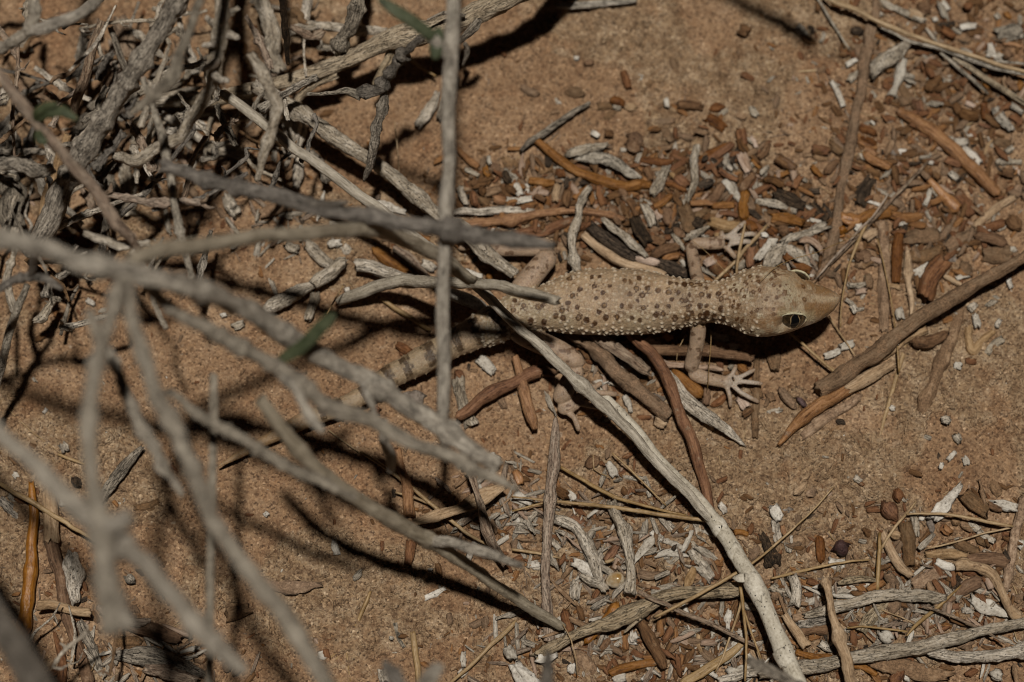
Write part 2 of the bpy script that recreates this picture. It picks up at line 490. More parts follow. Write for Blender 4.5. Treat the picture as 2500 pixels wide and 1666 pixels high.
def build_sand():
    xs = grid_axis(-0.125, 0.125, 0.00034)
    ys = grid_axis(-0.082, 0.086, 0.00034)
    X, Y = np.meshgrid(xs, ys, indexing='xy')
    Z = ground_z(X, Y)
    ny, nx = X.shape
    me = bpy.data.meshes.new("sand_ground")
    me.vertices.add(nx * ny)
    me.vertices.foreach_set("co", np.stack([X, Y, Z], axis=-1).astype(np.float32).ravel())
    i = np.arange(ny - 1)[:, None] * nx + np.arange(nx - 1)[None, :]
    q = np.stack([i, i + 1, i + 1 + nx, i + nx], axis=-1).reshape(-1)
    nq = (nx - 1) * (ny - 1)
    me.loops.add(nq * 4)
    me.loops.foreach_set("vertex_index", q.astype(np.int32))
    me.polygons.add(nq)
    me.polygons.foreach_set("loop_start", np.arange(0, nq * 4, 4, dtype=np.int32))
    me.polygons.foreach_set("use_smooth", np.ones(nq, dtype=bool))
    me.update(calc_edges=True)
    cr = me.attributes.new('crust', 'FLOAT', 'POINT')
    cr.data.foreach_set('value', crust(X * 1000, Y * 1000).astype(np.float32).ravel())
    m = bpy.data.materials.new("sand")
    t = NT(m)
    co = t.n("ShaderNodeTexCoord").outputs["Object"]
    big = noise_tex(t, co, 38, 4, 0.6)
    medium = noise_tex(t, co, 230, 5, 0.65)
    fine = noise_tex(t, co, 1100, 3, 0.6)
    f = mathn(t, 'ADD', mathn(t, 'MULTIPLY', big, 0.42), mathn(t, 'ADD', mathn(t, 'MULTIPLY', medium, 0.33), mathn(t, 'MULTIPLY', fine, 0.25)))
    c = ramp(t, f, [(0.36, (0.168, 0.095, 0.050)), (0.50, (0.252, 0.160, 0.092)), (0.64, (0.335, 0.232, 0.147))])
    ck = t.n("ShaderNodeAttribute", attribute_name="crust")
    caked = ramp(t, mathn(t, 'ADD', mathn(t, 'MULTIPLY', ck.outputs["Fac"], 0.6), mathn(t, 'MULTIPLY', medium, 0.5)), [(0.40, (0, 0, 0)), (0.72, (1, 1, 1))])
    cake = ramp(t, mathn(t, 'ADD', mathn(t, 'MULTIPLY', medium, 0.6), mathn(t, 'MULTIPLY', fine, 0.4)), [(0.36, (0.150, 0.094, 0.052)), (0.50, (0.245, 0.170, 0.102)), (0.62, (0.345, 0.262, 0.175))])
    c = mix(t, mathn(t, 'MULTIPLY', caked, 0.85), c, cake)
    red = ramp(t, noise_tex(t, co, 85, 4, 0.6), [(0.55, (0, 0, 0)), (0.70, (1, 1, 1))])
    c = mix(t, mathn(t, 'MULTIPLY', red, 0.4), c, (0.232, 0.112, 0.050))
    dark_bits = ramp(t, noise_tex(t, co, 560, 3, 0.7), [(0.63, (0, 0, 0)), (0.72, (1, 1, 1))])
    c = mix(t, mathn(t, 'MULTIPLY', dark_bits, 0.5), c, (0.085, 0.050, 0.030))
    pale_bits = ramp(t, noise_tex(t, co, 420, 3, 0.7), [(0.66, (0, 0, 0)), (0.74, (1, 1, 1))])
    c = mix(t, mathn(t, 'MULTIPLY', pale_bits, 0.45), c, (0.42, 0.36, 0.28))
    vo = t.n("ShaderNodeTexVoronoi")
    vo.inputs["Scale"].default_value = 2300
    t.l(co, vo.inputs["Vector"])
    sp = t.n("ShaderNodeSeparateColor")
    t.l(vo.outputs["Color"], sp.inputs[0])
    grain = ramp(t, sp.outputs[0], [(0.0, (0.25, 0.22, 0.20)), (0.10, (0.52, 0.46, 0.42)), (0.28, (0.86, 0.78, 0.72)), (0.55, (0.98, 0.97, 0.95)), (0.84, (1.22, 1.18, 1.1)), (0.965, (1.35, 1.30, 1.22)), (1.0, (2.0, 2.05, 2.1))])
    c = mix(t, 0.85, c, grain, 'MULTIPLY')
    b = t.n("ShaderNodeBsdfPrincipled")
    b.inputs["Roughness"].default_value = 0.85
    b.inputs["Specular IOR Level"].default_value = 0.25
    t.l(c, b.inputs["Base Color"])
    bp = t.n("ShaderNodeBump")
    bp.inputs["Strength"].default_value = 1.0
    bp.inputs["Distance"].default_value = 0.0004
    hgt = mathn(t, 'ADD', mathn(t, 'MULTIPLY', vo.outputs["Distance"], -0.8), mathn(t, 'ADD', fine, medium))
    t.l(hgt, bp.inputs["Height"])
    t.l(bp.outputs[0], b.inputs["Normal"])
    o = t.n("ShaderNodeOutputMaterial")
    t.l(b.outputs[0], o.inputs[0])
    me.materials.append(m)
    ob = bpy.data.objects.new("sand_ground", me)
    COL.objects.link(ob)
    tag(ob, kind='structure')
build_sand()

# ------------------------------------------------------------------ the gecko
def loft(stations, seg=44):
    """stations: (T, B, hu, hl) -> closed skin; T, B world points of the two edges"""
    V, F = [], []
    th = np.linspace(0, 2 * math.pi, seg, endpoint=False)
    ex = 0.88
    for T, B, hu, hl in stations:
        c, half = (T + B) / 2, (T - B) / 2
        ca, sa = np.cos(th), np.sin(th)
        ca = np.sign(ca) * np.abs(ca) ** ex
        sa = np.sign(sa) * np.abs(sa) ** ex
        V.append(c[None] + half[None] * ca[:, None] + np.array([0, 0, 1.0])[None] * (np.where(sa > 0, hu, hl) * sa)[:, None])
    n = len(stations)
    V = np.vstack(V)
    for i in range(n - 1):
        for j in range(seg):
            k = (j + 1) % seg
            F.append((i * seg + j, i * seg + k, (i + 1) * seg + k, (i + 1) * seg + j))
    a, b = len(V), len(V) + 1
    V = np.vstack([V, V[:seg].mean(0), V[(n - 1) * seg:n * seg].mean(0)])
    for j in range(seg):
        k = (j + 1) % seg
        F.append((k, j, a))
        F.append(((n - 1) * seg + j, (n - 1) * seg + k, b))
    return V, F

def gpx(reg, x, y, z):
    u, v = nat(reg, x, y)
    return at_z(u, v, z * MM)

def build_gecko():
    st = []
    for x, a, b, z, hu, hl in [(2224, 460, 486, 15.6, 0.5, 0.5), (2212, 446, 506, 15.8, 1.3, 1.1), (2180, 424, 548, 16.0, 2.0, 1.9), (2100, 387, 606, 16.5, 2.9, 2.6), (2000, 342, 645, 16.9, 4.1, 3.4),
                               (1900, 293, 682, 17.3, 5.0, 4.1), (1800, 273, 704, 17.3, 5.4, 4.5), (1700, 270, 708, 17.0, 5.2, 4.5), (1620, 292, 690, 16.4, 4.9, 4.3),
                               (1550, 326, 652, 15.7, 4.6, 4.1), (1480, 357, 628, 14.9, 4.5, 4.1), (1400, 369, 616, 14.0, 4.6, 4.2), (1300, 360, 634, 12.9, 4.8, 4.4),
                               (1200, 346, 656, 12.0, 4.9, 4.6), (1100, 326, 680, 11.2, 5.0, 4.8), (1000, 302, 690, 10.6, 5.0, 4.9), (900, 292, 695, 10.1, 5.1, 5.0),
                               (800, 288, 696, 9.7, 5.1, 5.0), (700, 287, 697, 9.3, 5.0, 4.9), (600, 291, 695, 9.0, 4.9, 4.8), (500, 312, 690, 8.6, 4.7, 4.6),
                               (420, 345, 680, 8.3, 4.6, 4.4), (340, 384, 668, 8.0, 4.5, 4.2), (250, 420, 668, 7.7, 4.3, 4.0), (150, 445, 690, 7.3, 4.2, 3.8)]:
        st.append((gpx('G', x, a, z), gpx('G', x, b, z), hu * MM, hl * MM))
    for T, B, z, h in [((1224, 733), (1240, 829), 6.9, 3.9), ((1188, 752), (1210, 842), 6.5, 3.6), ((1149, 774), (1178, 848), 6.1, 3.2), ((1124, 790), (1150, 860), 5.8, 2.9),
                       ((1096, 804), (1125, 868), 5.4, 2.7), ((1064, 824), (1090, 888), 5.1, 2.6), ((1015, 851), (1043, 911), 4.8, 2.4), ((972, 878), (999, 930), 4.5, 2.2),
                       ((936, 896), (963, 948), 4.3, 2.1), ((869, 950), (887, 990), 4.0, 1.7), ((800, 983), (815, 1023), 3.8, 1.55), ((728, 1012), (742, 1050), 3.6, 1.4),
                       ((640, 1065), (650, 1090), 3.3, 0.95), ((566, 1112), (572, 1126), 3.0, 0.55), ((531, 1137), (533, 1142), 2.8, 0.2)]:
        st.append((at_z(T[0], T[1], z * MM), at_z(B[0], B[1], z * MM), h * MM, h * 0.85 * MM))
    Vs, Fs = [], []
    def add(V, F):
        o = sum(len(v) for v in Vs)
        Vs.append(V)
        Fs.extend([tuple(i + o for i in f) for f in F])
    # resample the trunk smoothly along its length
    arr = np.array([np.concatenate([s[0], s[1], [s[2], s[3]]]) for s in st])
    sm = catmull(arr, 190)
    add(*loft([(r[0:3], r[3:6], max(r[6], 1e-4), max(r[7], 1e-4)) for r in sm]))
    def limb(reg, pts, w, flat=1.0, seg=20):
        sc = REG[reg][2]
        P = [gpx(reg, *p) for p in pts]
        R = [wi / sc / 2 * px_size(q) for wi, q in zip(w, P)]
        V, F, _ = tube(np.array(P), np.array(R), seg=seg, step=0.0003, rough=0.0, ragged=0, round_ends=True, flat=flat)
        add(V, F)
    # front limb below the neck
    limb('G', [(1290, 560, 12.5), (1318, 650, 10.5), (1308, 760, 8.0), (1285, 860, 5.6), (1262, 940, 4.2)], [120, 104, 98, 98, 92], 0.9)
    limb('G', [(1258, 925, 4.2), (1330, 965, 3.7), (1410, 985, 3.2), (1480, 1000, 2.7), (1540, 1005, 2.4)], [84, 96, 84, 80, 100], 0.72)
    for pts, w in [([(1010, 850, 2.5), (1090, 800, 2.9), (1135, 720, 3.0), (1158, 645, 2.3)], 68), ([(1120, 850, 2.5), (1240, 815, 3.1), (1350, 760, 2.9), (1435, 715, 2.0)], 66),
                   ([(1120, 905, 2.5), (1260, 895, 3.1), (1400, 908, 2.9), (1545, 925, 1.9)], 70), ([(1110, 950, 2.5), (1230, 1050, 3.0), (1370, 1130, 2.7), (1495, 1192, 1.8)], 70),
                   ([(1020, 960, 2.5), (1056, 1070, 2.9), (1076, 1170, 2.5), (1075, 1268, 1.8)], 66)]:
        limb('z11', pts, [w * 1.15, w, w, w * 0.85], 0.85, 12)
    # front limb above the neck
    limb('z8', [(1500, 990, 12.5), (1480, 880, 10.0), (1440, 690, 7.2), (1410, 530, 5.3), (1385, 380, 4.2)], [240, 195, 182, 178, 165], 0.9)
    limb('z8', [(1375, 385, 4.2), (1530, 378, 3.8), (1700, 380, 3.4), (1880, 355, 2.9)], [165, 178, 190, 215], 0.7)
    for pts, w in [([(1880, 320, 2.9), (2010, 210, 3.4), (2110, 120, 3.1), (2185, 62, 2.2)], 72), ([(1840, 310, 2.8), (1835, 250, 3.0), (1822, 200, 2.2)], 70),
                   ([(1930, 320, 2.9), (2120, 265, 3.4), (2270, 245, 3.0), (2335, 290, 2.0)], 76), ([(1920, 390, 2.9), (2080, 365, 3.4), (2200, 352, 3.0), (2262, 378, 2.0)], 76),
                   ([(1880, 420, 2.9), (1950, 490, 3.1), (2010, 560, 2.7), (2035, 600, 2.0)], 80)]:
        limb('z8', pts, [w * 1.15, w, w, w * 0.85], 0.85, 12)
    # hind limb below the hips
    limb('z10', [(-20, 60, 7.0), (130, 210, 7.0), (400, 330, 6.8), (700, 470, 6.4), (940, 620, 6.0), (1000, 690, 5.8)], [260, 300, 330, 320, 270, 190], 0.85)
    limb('z10', [(975, 650, 5.8), (880, 800, 5.0), (790, 960, 4.2), (710, 1110, 3.4), (680, 1220, 2.9)], [240, 270, 275, 270, 250], 0.75)
    limb('z10', [(660, 1220, 2.9), (760, 1260, 2.8), (900, 1190, 2.7), (980, 1130, 2.6)], [200, 240, 220, 180], 0.6)
    for pts, w in [([(900, 1110, 2.7), (1150, 1060, 3.2), (1350, 1060, 2.9), (1520, 1080, 2.1)], 90), ([(930, 1190, 2.7), (1150, 1240, 3.1), (1350, 1275, 2.8), (1540, 1295, 2.0)], 88),
                   ([(800, 1330, 2.7), (890, 1410, 3.0), (935, 1520, 2.7), (960, 1610, 2.0)], 84), ([(960, 1080, 2.7), (1080, 1000, 3.1), (1200, 960, 2.9), (1290, 900, 2.1)], 84)]:
        limb('z10', pts, [w * 1.2, w, w, w * 0.85], 0.85, 12)
    # hind limb above the hips
    limb('z7', [(1150, 1250, 7.2), (1330, 1020, 7.2), (1500, 800, 7.0), (1680, 590, 6.6), (1760, 480, 6.2)], [330, 350, 330, 300, 230], 0.85)
    limb('z7', [(1765, 470, 6.2), (1600, 440, 5.6), (1300, 440, 4.9), (1000, 450, 4.2), (820, 430, 3.6)], [250, 270, 260, 230, 200], 0.75)
    limb('z7', [(840, 430, 3.6), (700, 400, 3.3), (600, 370, 3.0)], [190, 200, 170], 0.6)
    for pts, w in [([(640, 400, 3.0), (520, 440, 3.3), (400, 450, 2.4)], 84), ([(620, 370, 3.0), (450, 360, 3.4), (330, 340, 2.5)], 84), ([(640, 340, 3.0), (520, 290, 3.3), (420, 250, 2.4)], 84), ([(720, 330, 3.1), (680, 250, 3.3), (660, 180, 2.4)], 84)]:
        limb('z7', pts, [w * 1.2, w, w * 0.85], 0.85, 12)
    # saw-tooth scales on both edges of the tail
    for i, r in enumerate(sm):
        u = i / len(sm)
        if 0.645 < u < 0.90 and i % 3 == 0:
            k = 1 if i + 1 < len(sm) else 0
            nx = sm[min(i + 2, len(sm) - 1)]
            back = ((nx[0:3] + nx[3:6]) - (r[0:3] + r[3:6])) / 2
            back /= np.linalg.norm(back) + 1e-9
            half = (r[0:3] - r[3:6]) / 2
            hw = np.linalg.norm(half)
            for sg in (1, -1):
                side = half / hw * sg
                c = (r[0:3] + r[3:6]) / 2 + side * hw * 0.90
                tip = c + side * 0.85 * MM + back * 0.75 * MM + np.array([0, 0, 0.3 * MM])
                rr = 0.5 * MM
                ring = [c + back * rr, c + np.array([0, 0, rr]), c - back * rr, c - np.array([0, 0, rr])]
                add(np.array(ring + [tip, c - side * rr]), [(0, 1, 4), (1, 2, 4), (2, 3, 4), (3, 0, 4), (1, 0, 5), (2, 1, 5), (3, 2, 5), (0, 3, 5)])
    V = np.vstack(Vs)
    me = bpy.data.meshes.new("rough_skin")
    me.from_pydata(V.tolist(), [], Fs)
    tmp = bpy.data.objects.new("rough_skin", me)
    COL.objects.link(tmp)
    r = tmp.modifiers.new("r", 'REMESH')
    r.mode = 'VOXEL'
    r.voxel_size = 0.00019
    s = tmp.modifiers.new("s", 'SMOOTH')
    s.factor = 0.5
    s.iterations = 3
    dg = bpy.context.evaluated_depsgraph_get()
    body = bpy.data.meshes.new_from_object(tmp.evaluated_get(dg))
    bpy.data.objects.remove(tmp)
    bpy.data.meshes.remove(me)
    n = len(body.vertices)
    co = np.empty(n * 3, np.float32)
    body.vertices.foreach_get("co", co)
    co = co.reshape(-1, 3).astype(float)
    no = np.empty(n * 3, np.float32)
    body.vertices.foreach_get("normal", no)
    no = no.reshape(-1, 3).astype(float)
    X, Y, Z = co[:, 0] * 1000, co[:, 1] * 1000, co[:, 2] * 1000
    # position along the trunk and across it, from the nearest station
    mid = (sm[:, 0:3] + sm[:, 3:6]) / 2
    hw = np.linalg.norm(sm[:, 0:3] - sm[:, 3:6], axis=1) / 2
    from mathutils.kdtree import KDTree
    kd = KDTree(len(mid))
    for i, m_ in enumerate(mid):
        kd.insert((m_[0], m_[1], 0), i)
    kd.balance()
    idx = np.array([kd.find((c[0], c[1], 0))[1] for c in co])
    lat = np.hypot(co[:, 0] - mid[idx, 0], co[:, 1] - mid[idx, 1]) / np.maximum(hw[idx], 1e-6)
    trunk = (lat < 1.12) & (Z > (mid[idx, 2] * 1000 - sm[idx, 7] * 1000 - 0.6))
    along = np.concatenate([[0], np.cumsum(np.linalg.norm(np.diff(mid, axis=0), axis=1))])[idx] * 1000      # mm from the snout
    top = np.clip(no[:, 2], 0, 1)
    # base colour of the skin
    n_a = noise3(X / 6, Y / 6, Z / 6, 3)
    n_b = noise3(X / 1.3, Y / 1.3, Z / 1.3, 4)
    n_c = noise3(X / 0.45, Y / 0.45, Z / 0.45, 5)
    col = np.array([0.285, 0.203, 0.125])[None] * (1 + 0.14 * n_a + 0.14 * n_b + 0.16 * n_c)[:, None]
    gry = np.array([0.285, 0.238, 0.155])
    k = (0.55 * sstep(34, 46, along) * sstep(0.25, -0.1, noise2(X / 9, Y / 9, 21)) * top * trunk)[:, None]
    col = col * (1 - k) + gry * k
    limbm = ~trunk
    k = (0.65 * limbm)[:, None]
    col = col * (1 - k) + np.array([0.285, 0.202, 0.142]) * (1 + 0.2 * n_b[:, None]) * k
    # pale toes
    for reg, x, y, rad in [('z11', 1250, 950, 3.6), ('z8', 2080, 300, 3.6)]:
        q = gpx(reg, x, y, 2.5) * 1000
        k = (sstep(rad + 1.0, rad - 1.5, np.hypot(X - q[0], Y - q[1])) * (Z < 6) * 0.8)[:, None]
        col = col * (1 - k) + np.array([0.355, 0.305, 0.25]) * k
    # head: olive brow region, brown cheeks of the snout, pale jaw
    q = gpx('G', 1900, 480, 20) * 1000
    k = (0.5 * np.exp(-(((X - q[0]) / 2.6) ** 2 + ((Y - q[1]) / 5.5) ** 2)) * trunk * top)[:, None]
    col = col * (1 - k) + np.array([0.245, 0.218, 0.135]) * k
    for gx, gy in [(2100, 405), (2080, 530), (1750, 640)]:
        q = gpx('G', gx, gy, 18.5) * 1000
        k = (1.0 * np.exp(-(((X - q[0]) / 3.4) ** 4 + ((Y - q[1]) / 1.5) ** 2)) * trunk * (0.8 + 0.4 * n_c))[:, None]
        k = np.clip(k, 0, 1)
        col = col * (1 - k) + np.array([0.160, 0.082, 0.030]) * k
    k = np.clip(sstep(0.16, 0.36, lat) * sstep(0.98, 0.80, lat) * sstep(13.5, 6.5, along) * sstep(0.3, 3.0, along) * trunk * (no[:, 2] > 0.1) * (0.6 + 0.6 * n_c + 0.4 * n_b), 0, 0.8)[:, None]
    col = col * (1 - k) + np.array([0.190, 0.108, 0.045]) * k
    k = (sstep(0.26, 0.10, lat) * sstep(12.5, 7.0, along) * trunk * top * 0.5)[:, None]
    col = col * (1 - k) + np.array([0.36, 0.285, 0.185]) * k
    hb = noise3(X / 1.7, Y / 1.7, Z / 1.7, 71) + 0.5 * n_c
    k = (sstep(0.18, 0.5, hb) * (along > 9) * (along < 26) * trunk * (no[:, 2] > 0) * 0.55)[:, None]
    col = col * (1 - k) + np.array([0.155, 0.085, 0.036]) * k
    hb = noise3(X / 2.1 + 5, Y / 2.1, Z / 2.1, 72) + 0.4 * n_c
    k = (sstep(0.25, 0.55, hb) * (along > 6) * (along < 24) * trunk * (no[:, 2] > 0) * 0.5)[:, None]
    col = col * (1 - k) + np.array([0.37, 0.32, 0.225]) * k
    jaw = trunk & (along < 22) & (Z < mid[idx, 2] * 1000 + 0.2)
    k = (0.6 * jaw)[:, None]
    col = col * (1 - k) + np.array([0.42, 0.345, 0.28]) * k
    belly = sstep(-0.1, -0.6, no[:, 2])
    k = (0.6 * belly)[:, None]
    col = col * (1 - k) + np.array([0.42, 0.36, 0.30]) * k
    # spots
    sp = [(500,340),(640,330),(690,330),(850,355),(885,360),(940,340),(655,393),(565,408),(755,390),(925,403),(995,403),(885,440),(960,447),(930,480),(1065,415),(1130,430),(1190,432),(1265,445),(1340,445),
          (1390,453),(1150,475),(1215,480),(1330,515),(1375,513),(1265,513),(1130,515),(1055,517),(970,525),(885,518),(835,515),(720,510),(670,467),(710,430),(515,453),(490,497),(550,527),(450,550),(685,557),
          (730,597),(555,600),(605,610),(655,640),(800,590),(895,595),(945,610),(1095,565),(1050,570),(1170,595),(1250,590),(1280,560),(1375,560),(1330,580),(1420,580),(1355,600),(455,605),(410,590),(330,510),
          (205,512),(150,480),(185,445),(300,520),(250,630),(335,635),(140,545),(1140,370),(1180,375),(1330,385),(1370,405),(1450,440),(1465,470),(1465,530),(1230,380),(1275,380),
          (1550,385),(1525,415),(1560,418),(1650,337),(1695,340),(1625,380),(1700,365),(1810,337),(1800,315),(1780,355),(1615,455),(1670,425),(1710,415),(1550,485),(1540,515),(1580,507),(1660,553),(1700,535),
          (1800,535),(1800,565),(1755,480),(1820,460),(1800,390),(1840,395),(1985,400),(1995,478),(1600,600),(1570,590),(1480,590),(1860,440)]
    spot = np.zeros(n)
    rs = np.random.default_rng(5)
    for i, (gx, gy) in enumerate(sp):
        u, v = nat('G', gx, gy)
        q = at_z(u, v, 0.015)
        j = kd.find((q[0], q[1], 0))[1]
        lt = min(0.98, math.hypot(q[0] - mid[j, 0], q[1] - mid[j, 1]) / hw[j])
        q = at_z(u, v, mid[j, 2] + sm[j, 6] * math.sqrt(1 - lt * lt)) * 1000
        d = np.hypot(X - q[0], Y - q[1]) + 0.16 * n_c + 0.12 * n_b
        up = no[:, 2] > 0.05
        head = gx > 1500
        rad = (0.40 if head else 0.53) * rs.uniform(0.85, 1.25)
        strength = rs.uniform(0.9, 1.0)
        k = sstep(rad + 0.10, rad - 0.12, d) * strength * up
        if head or i % 3 == 0:
            inner = sstep(rad - 0.12, rad - 0.30, d + 0.1)
            k = k * (1 - 0.6 * inner)
            spot = np.maximum(spot, inner * up)
            gd = (inner * strength * up * 0.55)[:, None]
            col = col * (1 - gd) + np.array([0.20, 0.095, 0.016]) * gd
        spot = np.maximum(spot, k)
        speck = sstep(1.9, 0.7, np.hypot((X - q[0] - 0.4) * 0.8, Y - q[1])) * (n_c > 0.36) * (i % 3 == 0) * up
        k = np.clip(np.maximum(k, speck * 0.8), 0, 1)[:, None]
        col = col * (1 - k) + np.array([0.046, 0.0175, 0.0035] if not head else [0.066, 0.025, 0.005]) * k
    mott = (0.55 * sstep(0.08, 0.36, n_c) * sstep(0.0, 0.35, noise3(X / 2.2, Y / 2.2, Z / 2.2, 44)) * top * trunk)[:, None]
    col = col * (1 - mott) + np.array([0.150, 0.083, 0.036]) * mott
    # limbs: scattered small spots
    blot = noise3(X / 1.05, Y / 1.05, Z / 1.05, 31) + 0.35 * n_c
    toes = Z < 3.6
    k = (sstep(0.44, 0.62, blot) * limbm * (~toes) * (no[:, 2] > -0.1) * 0.85)[:, None]
    col = col * (1 - k) + np.array([0.095, 0.052, 0.028]) * k
    tail = trunk & (along > 78)
    k = (sstep(80, 88, along) * trunk * 0.35)[:, None]
    col = col * (1 - k) + np.array([0.215, 0.145, 0.082]) * k
    k = (sstep(112, 128, along) * trunk * 0.6)[:, None]
    col = col * (1 - k) + np.array([0.235, 0.135, 0.055]) * k
    # bands of the tail
    for bx, by, hwid in [(1207, 782, 1.25), (1163, 812, 1.1), (1117, 836, 1.15), (1055, 865, 1.25), (998, 896, 1.2), (945, 920, 1.15), (885, 967, 1.0), (835, 990, 0.6), (782, 1015, 0.6)]:
        q = at_z(bx, by, 0.007)
        j = kd.find((q[0], q[1], 0))[1]
        a0 = np.concatenate([[0], np.cumsum(np.linalg.norm(np.diff(mid, axis=0), axis=1))])[j] * 1000
        d = np.abs(along - a0) + 0.35 * n_b + 0.35 * n_c + 0.25 * noise3(X / 0.8, Y / 0.8, Z / 0.8, 61)
        k = np.clip(sstep(hwid * 1.2, hwid * 0.5, d) * trunk * (no[:, 2] > 0.0) * sstep(1.0, 0.78, lat + 0.1 * n_b) * 0.92, 0, 1)[:, None]
        col = col * (1 - k) + np.array([0.040, 0.022, 0.009]) * k
    # raised tubercles in staggered rows
    rows = []
    cum = np.concatenate([[0], np.cumsum(np.linalg.norm(np.diff(mid, axis=0), axis=1))]) * 1000
    a = 17.0
    r_i = 0
    while a < 78:
        j = int(np.searchsorted(cum, a))
        if j < len(sm):
            w_, cc, half = hw[j], mid[j], (sm[j, 0:3] - sm[j, 3:6]) / 2
            m_ = 15
            for q_ in range(m_):
                ph = (q_ + 0.5 + 0.5 * (r_i % 2)) / m_ * math.pi + rs.normal(0, 0.03)
                if ph > math.pi: continue
                p = cc + half * math.cos(ph) * 0.99 + np.array([0, 0, 1]) * math.sin(ph) * sm[j, 6]
                p = p + np.array([rs.normal(0, 0.00028), rs.normal(0, 0.0002), 0])
                edge = abs(math.cos(ph))
                if rs.random() < 0.22 * (1 - edge): continue
                rows.append((p, edge))
        a += 1.30
        r_i += 1
    kt = KDTree(len(rows))
    for i, (p, e) in enumerate(rows):
        kt.insert(p, i)
    kt.balance()
    disp = np.zeros(n)
    tub = np.zeros(n)
    for i in np.nonzero(trunk & (along > 16) & (along < 79) & (no[:, 2] > -0.35))[0]:
        _c, j, d = kt.find(co[i])
        e = rows[j][1]
        rad = (0.35 + 0.14 * e) * MM
        if d < rad:
            f = 1 - (d / rad) ** 2
            disp[i] = f * (0.15 + 0.30 * e ** 2) * MM
            tub[i] = min(1, f * 1.6) * (0.34 + 0.45 * e ** 2)
    k = (tub * (1 - 0.9 * spot))[:, None]
    col = col * (1 - k) + np.array([0.50, 0.43, 0.33]) * k
    co = co + no * disp[:, None]
    co += no * (0.05 * MM * n_c * trunk)[:, None]
    # eyes: a socket on either side of the head
    eyes = []
    for (u, v, z, dr, name) in [(1940, 785, 20.4, (0.12, -0.70, 0.70), 'below'), (1946, 667, 17.2, (0.12, 0.99, -0.08), 'above')]:
        ec = at_z(u, v, z * MM)
        dr = np.array(dr) / np.linalg.norm(dr)
        ec = ec - dr * 2.68 * MM
        ax = np.array([1.0, 0.12 if name == 'above' else -0.12, -0.05])
        ax -= dr * ax.dot(dr)
        ax /= np.linalg.norm(ax)
        bx = np.cross(dr, ax)
        rel = co - ec
        dist = np.linalg.norm(rel, axis=1)
        ca = rel @ ax / (dist + 1e-9)
        cb = rel @ bx / (dist + 1e-9)
        cd = rel @ dr
        opening = (ca / 0.86) ** 2 + (cb / 0.58) ** 2
        near = (dist < 5.0 * MM) & (cd > 0)
        inside = near & (opening < 1.0)
        co[inside] = ec + rel[inside] / dist[inside][:, None] * 2.25 * MM
        rim = near & (opening >= 1.0) & (opening < 1.75)
        swell = np.clip(1 - (opening - 1.0) / 0.75, 0, 1)
        want = ec + rel / dist[:, None] * 3.10 * MM
        kk = (swell * rim * 0.75)[:, None]
        co = co * (1 - kk) + want * kk
        k = (rim * swell * 0.6 * ((cb if bx[2] > 0 else -cb) > -0.2))[:, None]
        col = col * (1 - k) + np.array([0.40, 0.35, 0.215]) * k
        k = (inside * 1.0)[:, None]
        col = col * (1 - k) + np.array([0.05, 0.035, 0.02]) * k
        eyes.append((ec, dr, ax, bx))
    # mouth line
    zl = mid[idx, 2] * 1000 - 0.9
    ml = trunk & (along > 1.0) & (along < 15) & (np.abs(Z - zl) < 0.14) & (lat > 0.75)
    col[ml] *= 0.35
    body.vertices.foreach_set("co", co.astype(np.float32).ravel())
    ca = body.color_attributes.new("skin", 'FLOAT_COLOR', 'POINT')
    rgba = np.ones((n, 4), np.float32)
    rgba[:, :3] = np.clip(col, 0.004, 0.9)
    ca.data.foreach_set("color", rgba.ravel())
    body.polygons.foreach_set("use_smooth", [True] * len(body.polygons))
    m = bpy.data.materials.new("gecko_skin")
    t = NT(m)
    at = t.n("ShaderNodeAttribute", attribute_name="skin")
    cood = t.n("ShaderNodeTexCoord").outputs["Object"]
    vo = t.n("ShaderNodeTexVoronoi")
    vo.inputs["Scale"].default_value = 3000
    t.l(cood, vo.inputs["Vector"])
    sp_ = t.n("ShaderNodeSeparateColor")
    t.l(vo.outputs["Color"], sp_.inputs[0])
    tone = ramp(t, sp_.outputs[0], [(0, (0.82, 0.80, 0.78)), (1, (1.14, 1.14, 1.14))])
    c = mix(t, 0.9, at.outputs["Color"], tone, 'MULTIPLY')
    b = t.n("ShaderNodeBsdfPrincipled")
    b.inputs["Roughness"].default_value = 0.55
    b.inputs["Specular IOR Level"].default_value = 0.32
    b.inputs["Subsurface Weight"].default_value = 0.12
    b.inputs["Subsurface Radius"].default_value = (0.0012, 0.0006, 0.0003)
    b.inputs["Subsurface Scale"].default_value = 1.0
    t.l(c, b.inputs["Base Color"])
    bp = t.n("ShaderNodeBump")
    bp.inputs["Strength"].default_value = 0.5
    bp.inputs["Distance"].default_value = 0.00015
    t.l(mathn(t, 'MULTIPLY', vo.outputs["Distance"], -1.0), bp.inputs["Height"])
    t.l(bp.outputs[0], b.inputs["Normal"])
    o = t.n("ShaderNodeOutputMaterial")
    t.l(b.outputs[0], o.inputs[0])
    body.materials.clear()
    body.materials.append(m)
    body.name = "body"
    root = bpy.data.objects.new("gecko", None)
    COL.objects.link(root)
    base = gpx('G', 900, 500, 0)
    root.location = Vector(base)
    root.empty_display_size = 0.01
    tag(root, "pale spotted gecko with a banded tail crossing the litter under the dead shrub", "gecko")
    ob = bpy.data.objects.new("body", body)
    COL.objects.link(ob)
    ob.parent = root
    ob.location = -Vector(base)
    # eyeballs
    im = bpy.data.materials.new("iris")
    t = NT(im)
    cood = t.n("ShaderNodeTexCoord").outputs["Object"]
    nz = noise_tex(t, cood, 900, 4, 0.7)
    c = ramp(t, nz, [(0.35, (0.012, 0.008, 0.004)), (0.55, (0.030, 0.019, 0.008)), (0.72, (0.085, 0.050, 0.020))])
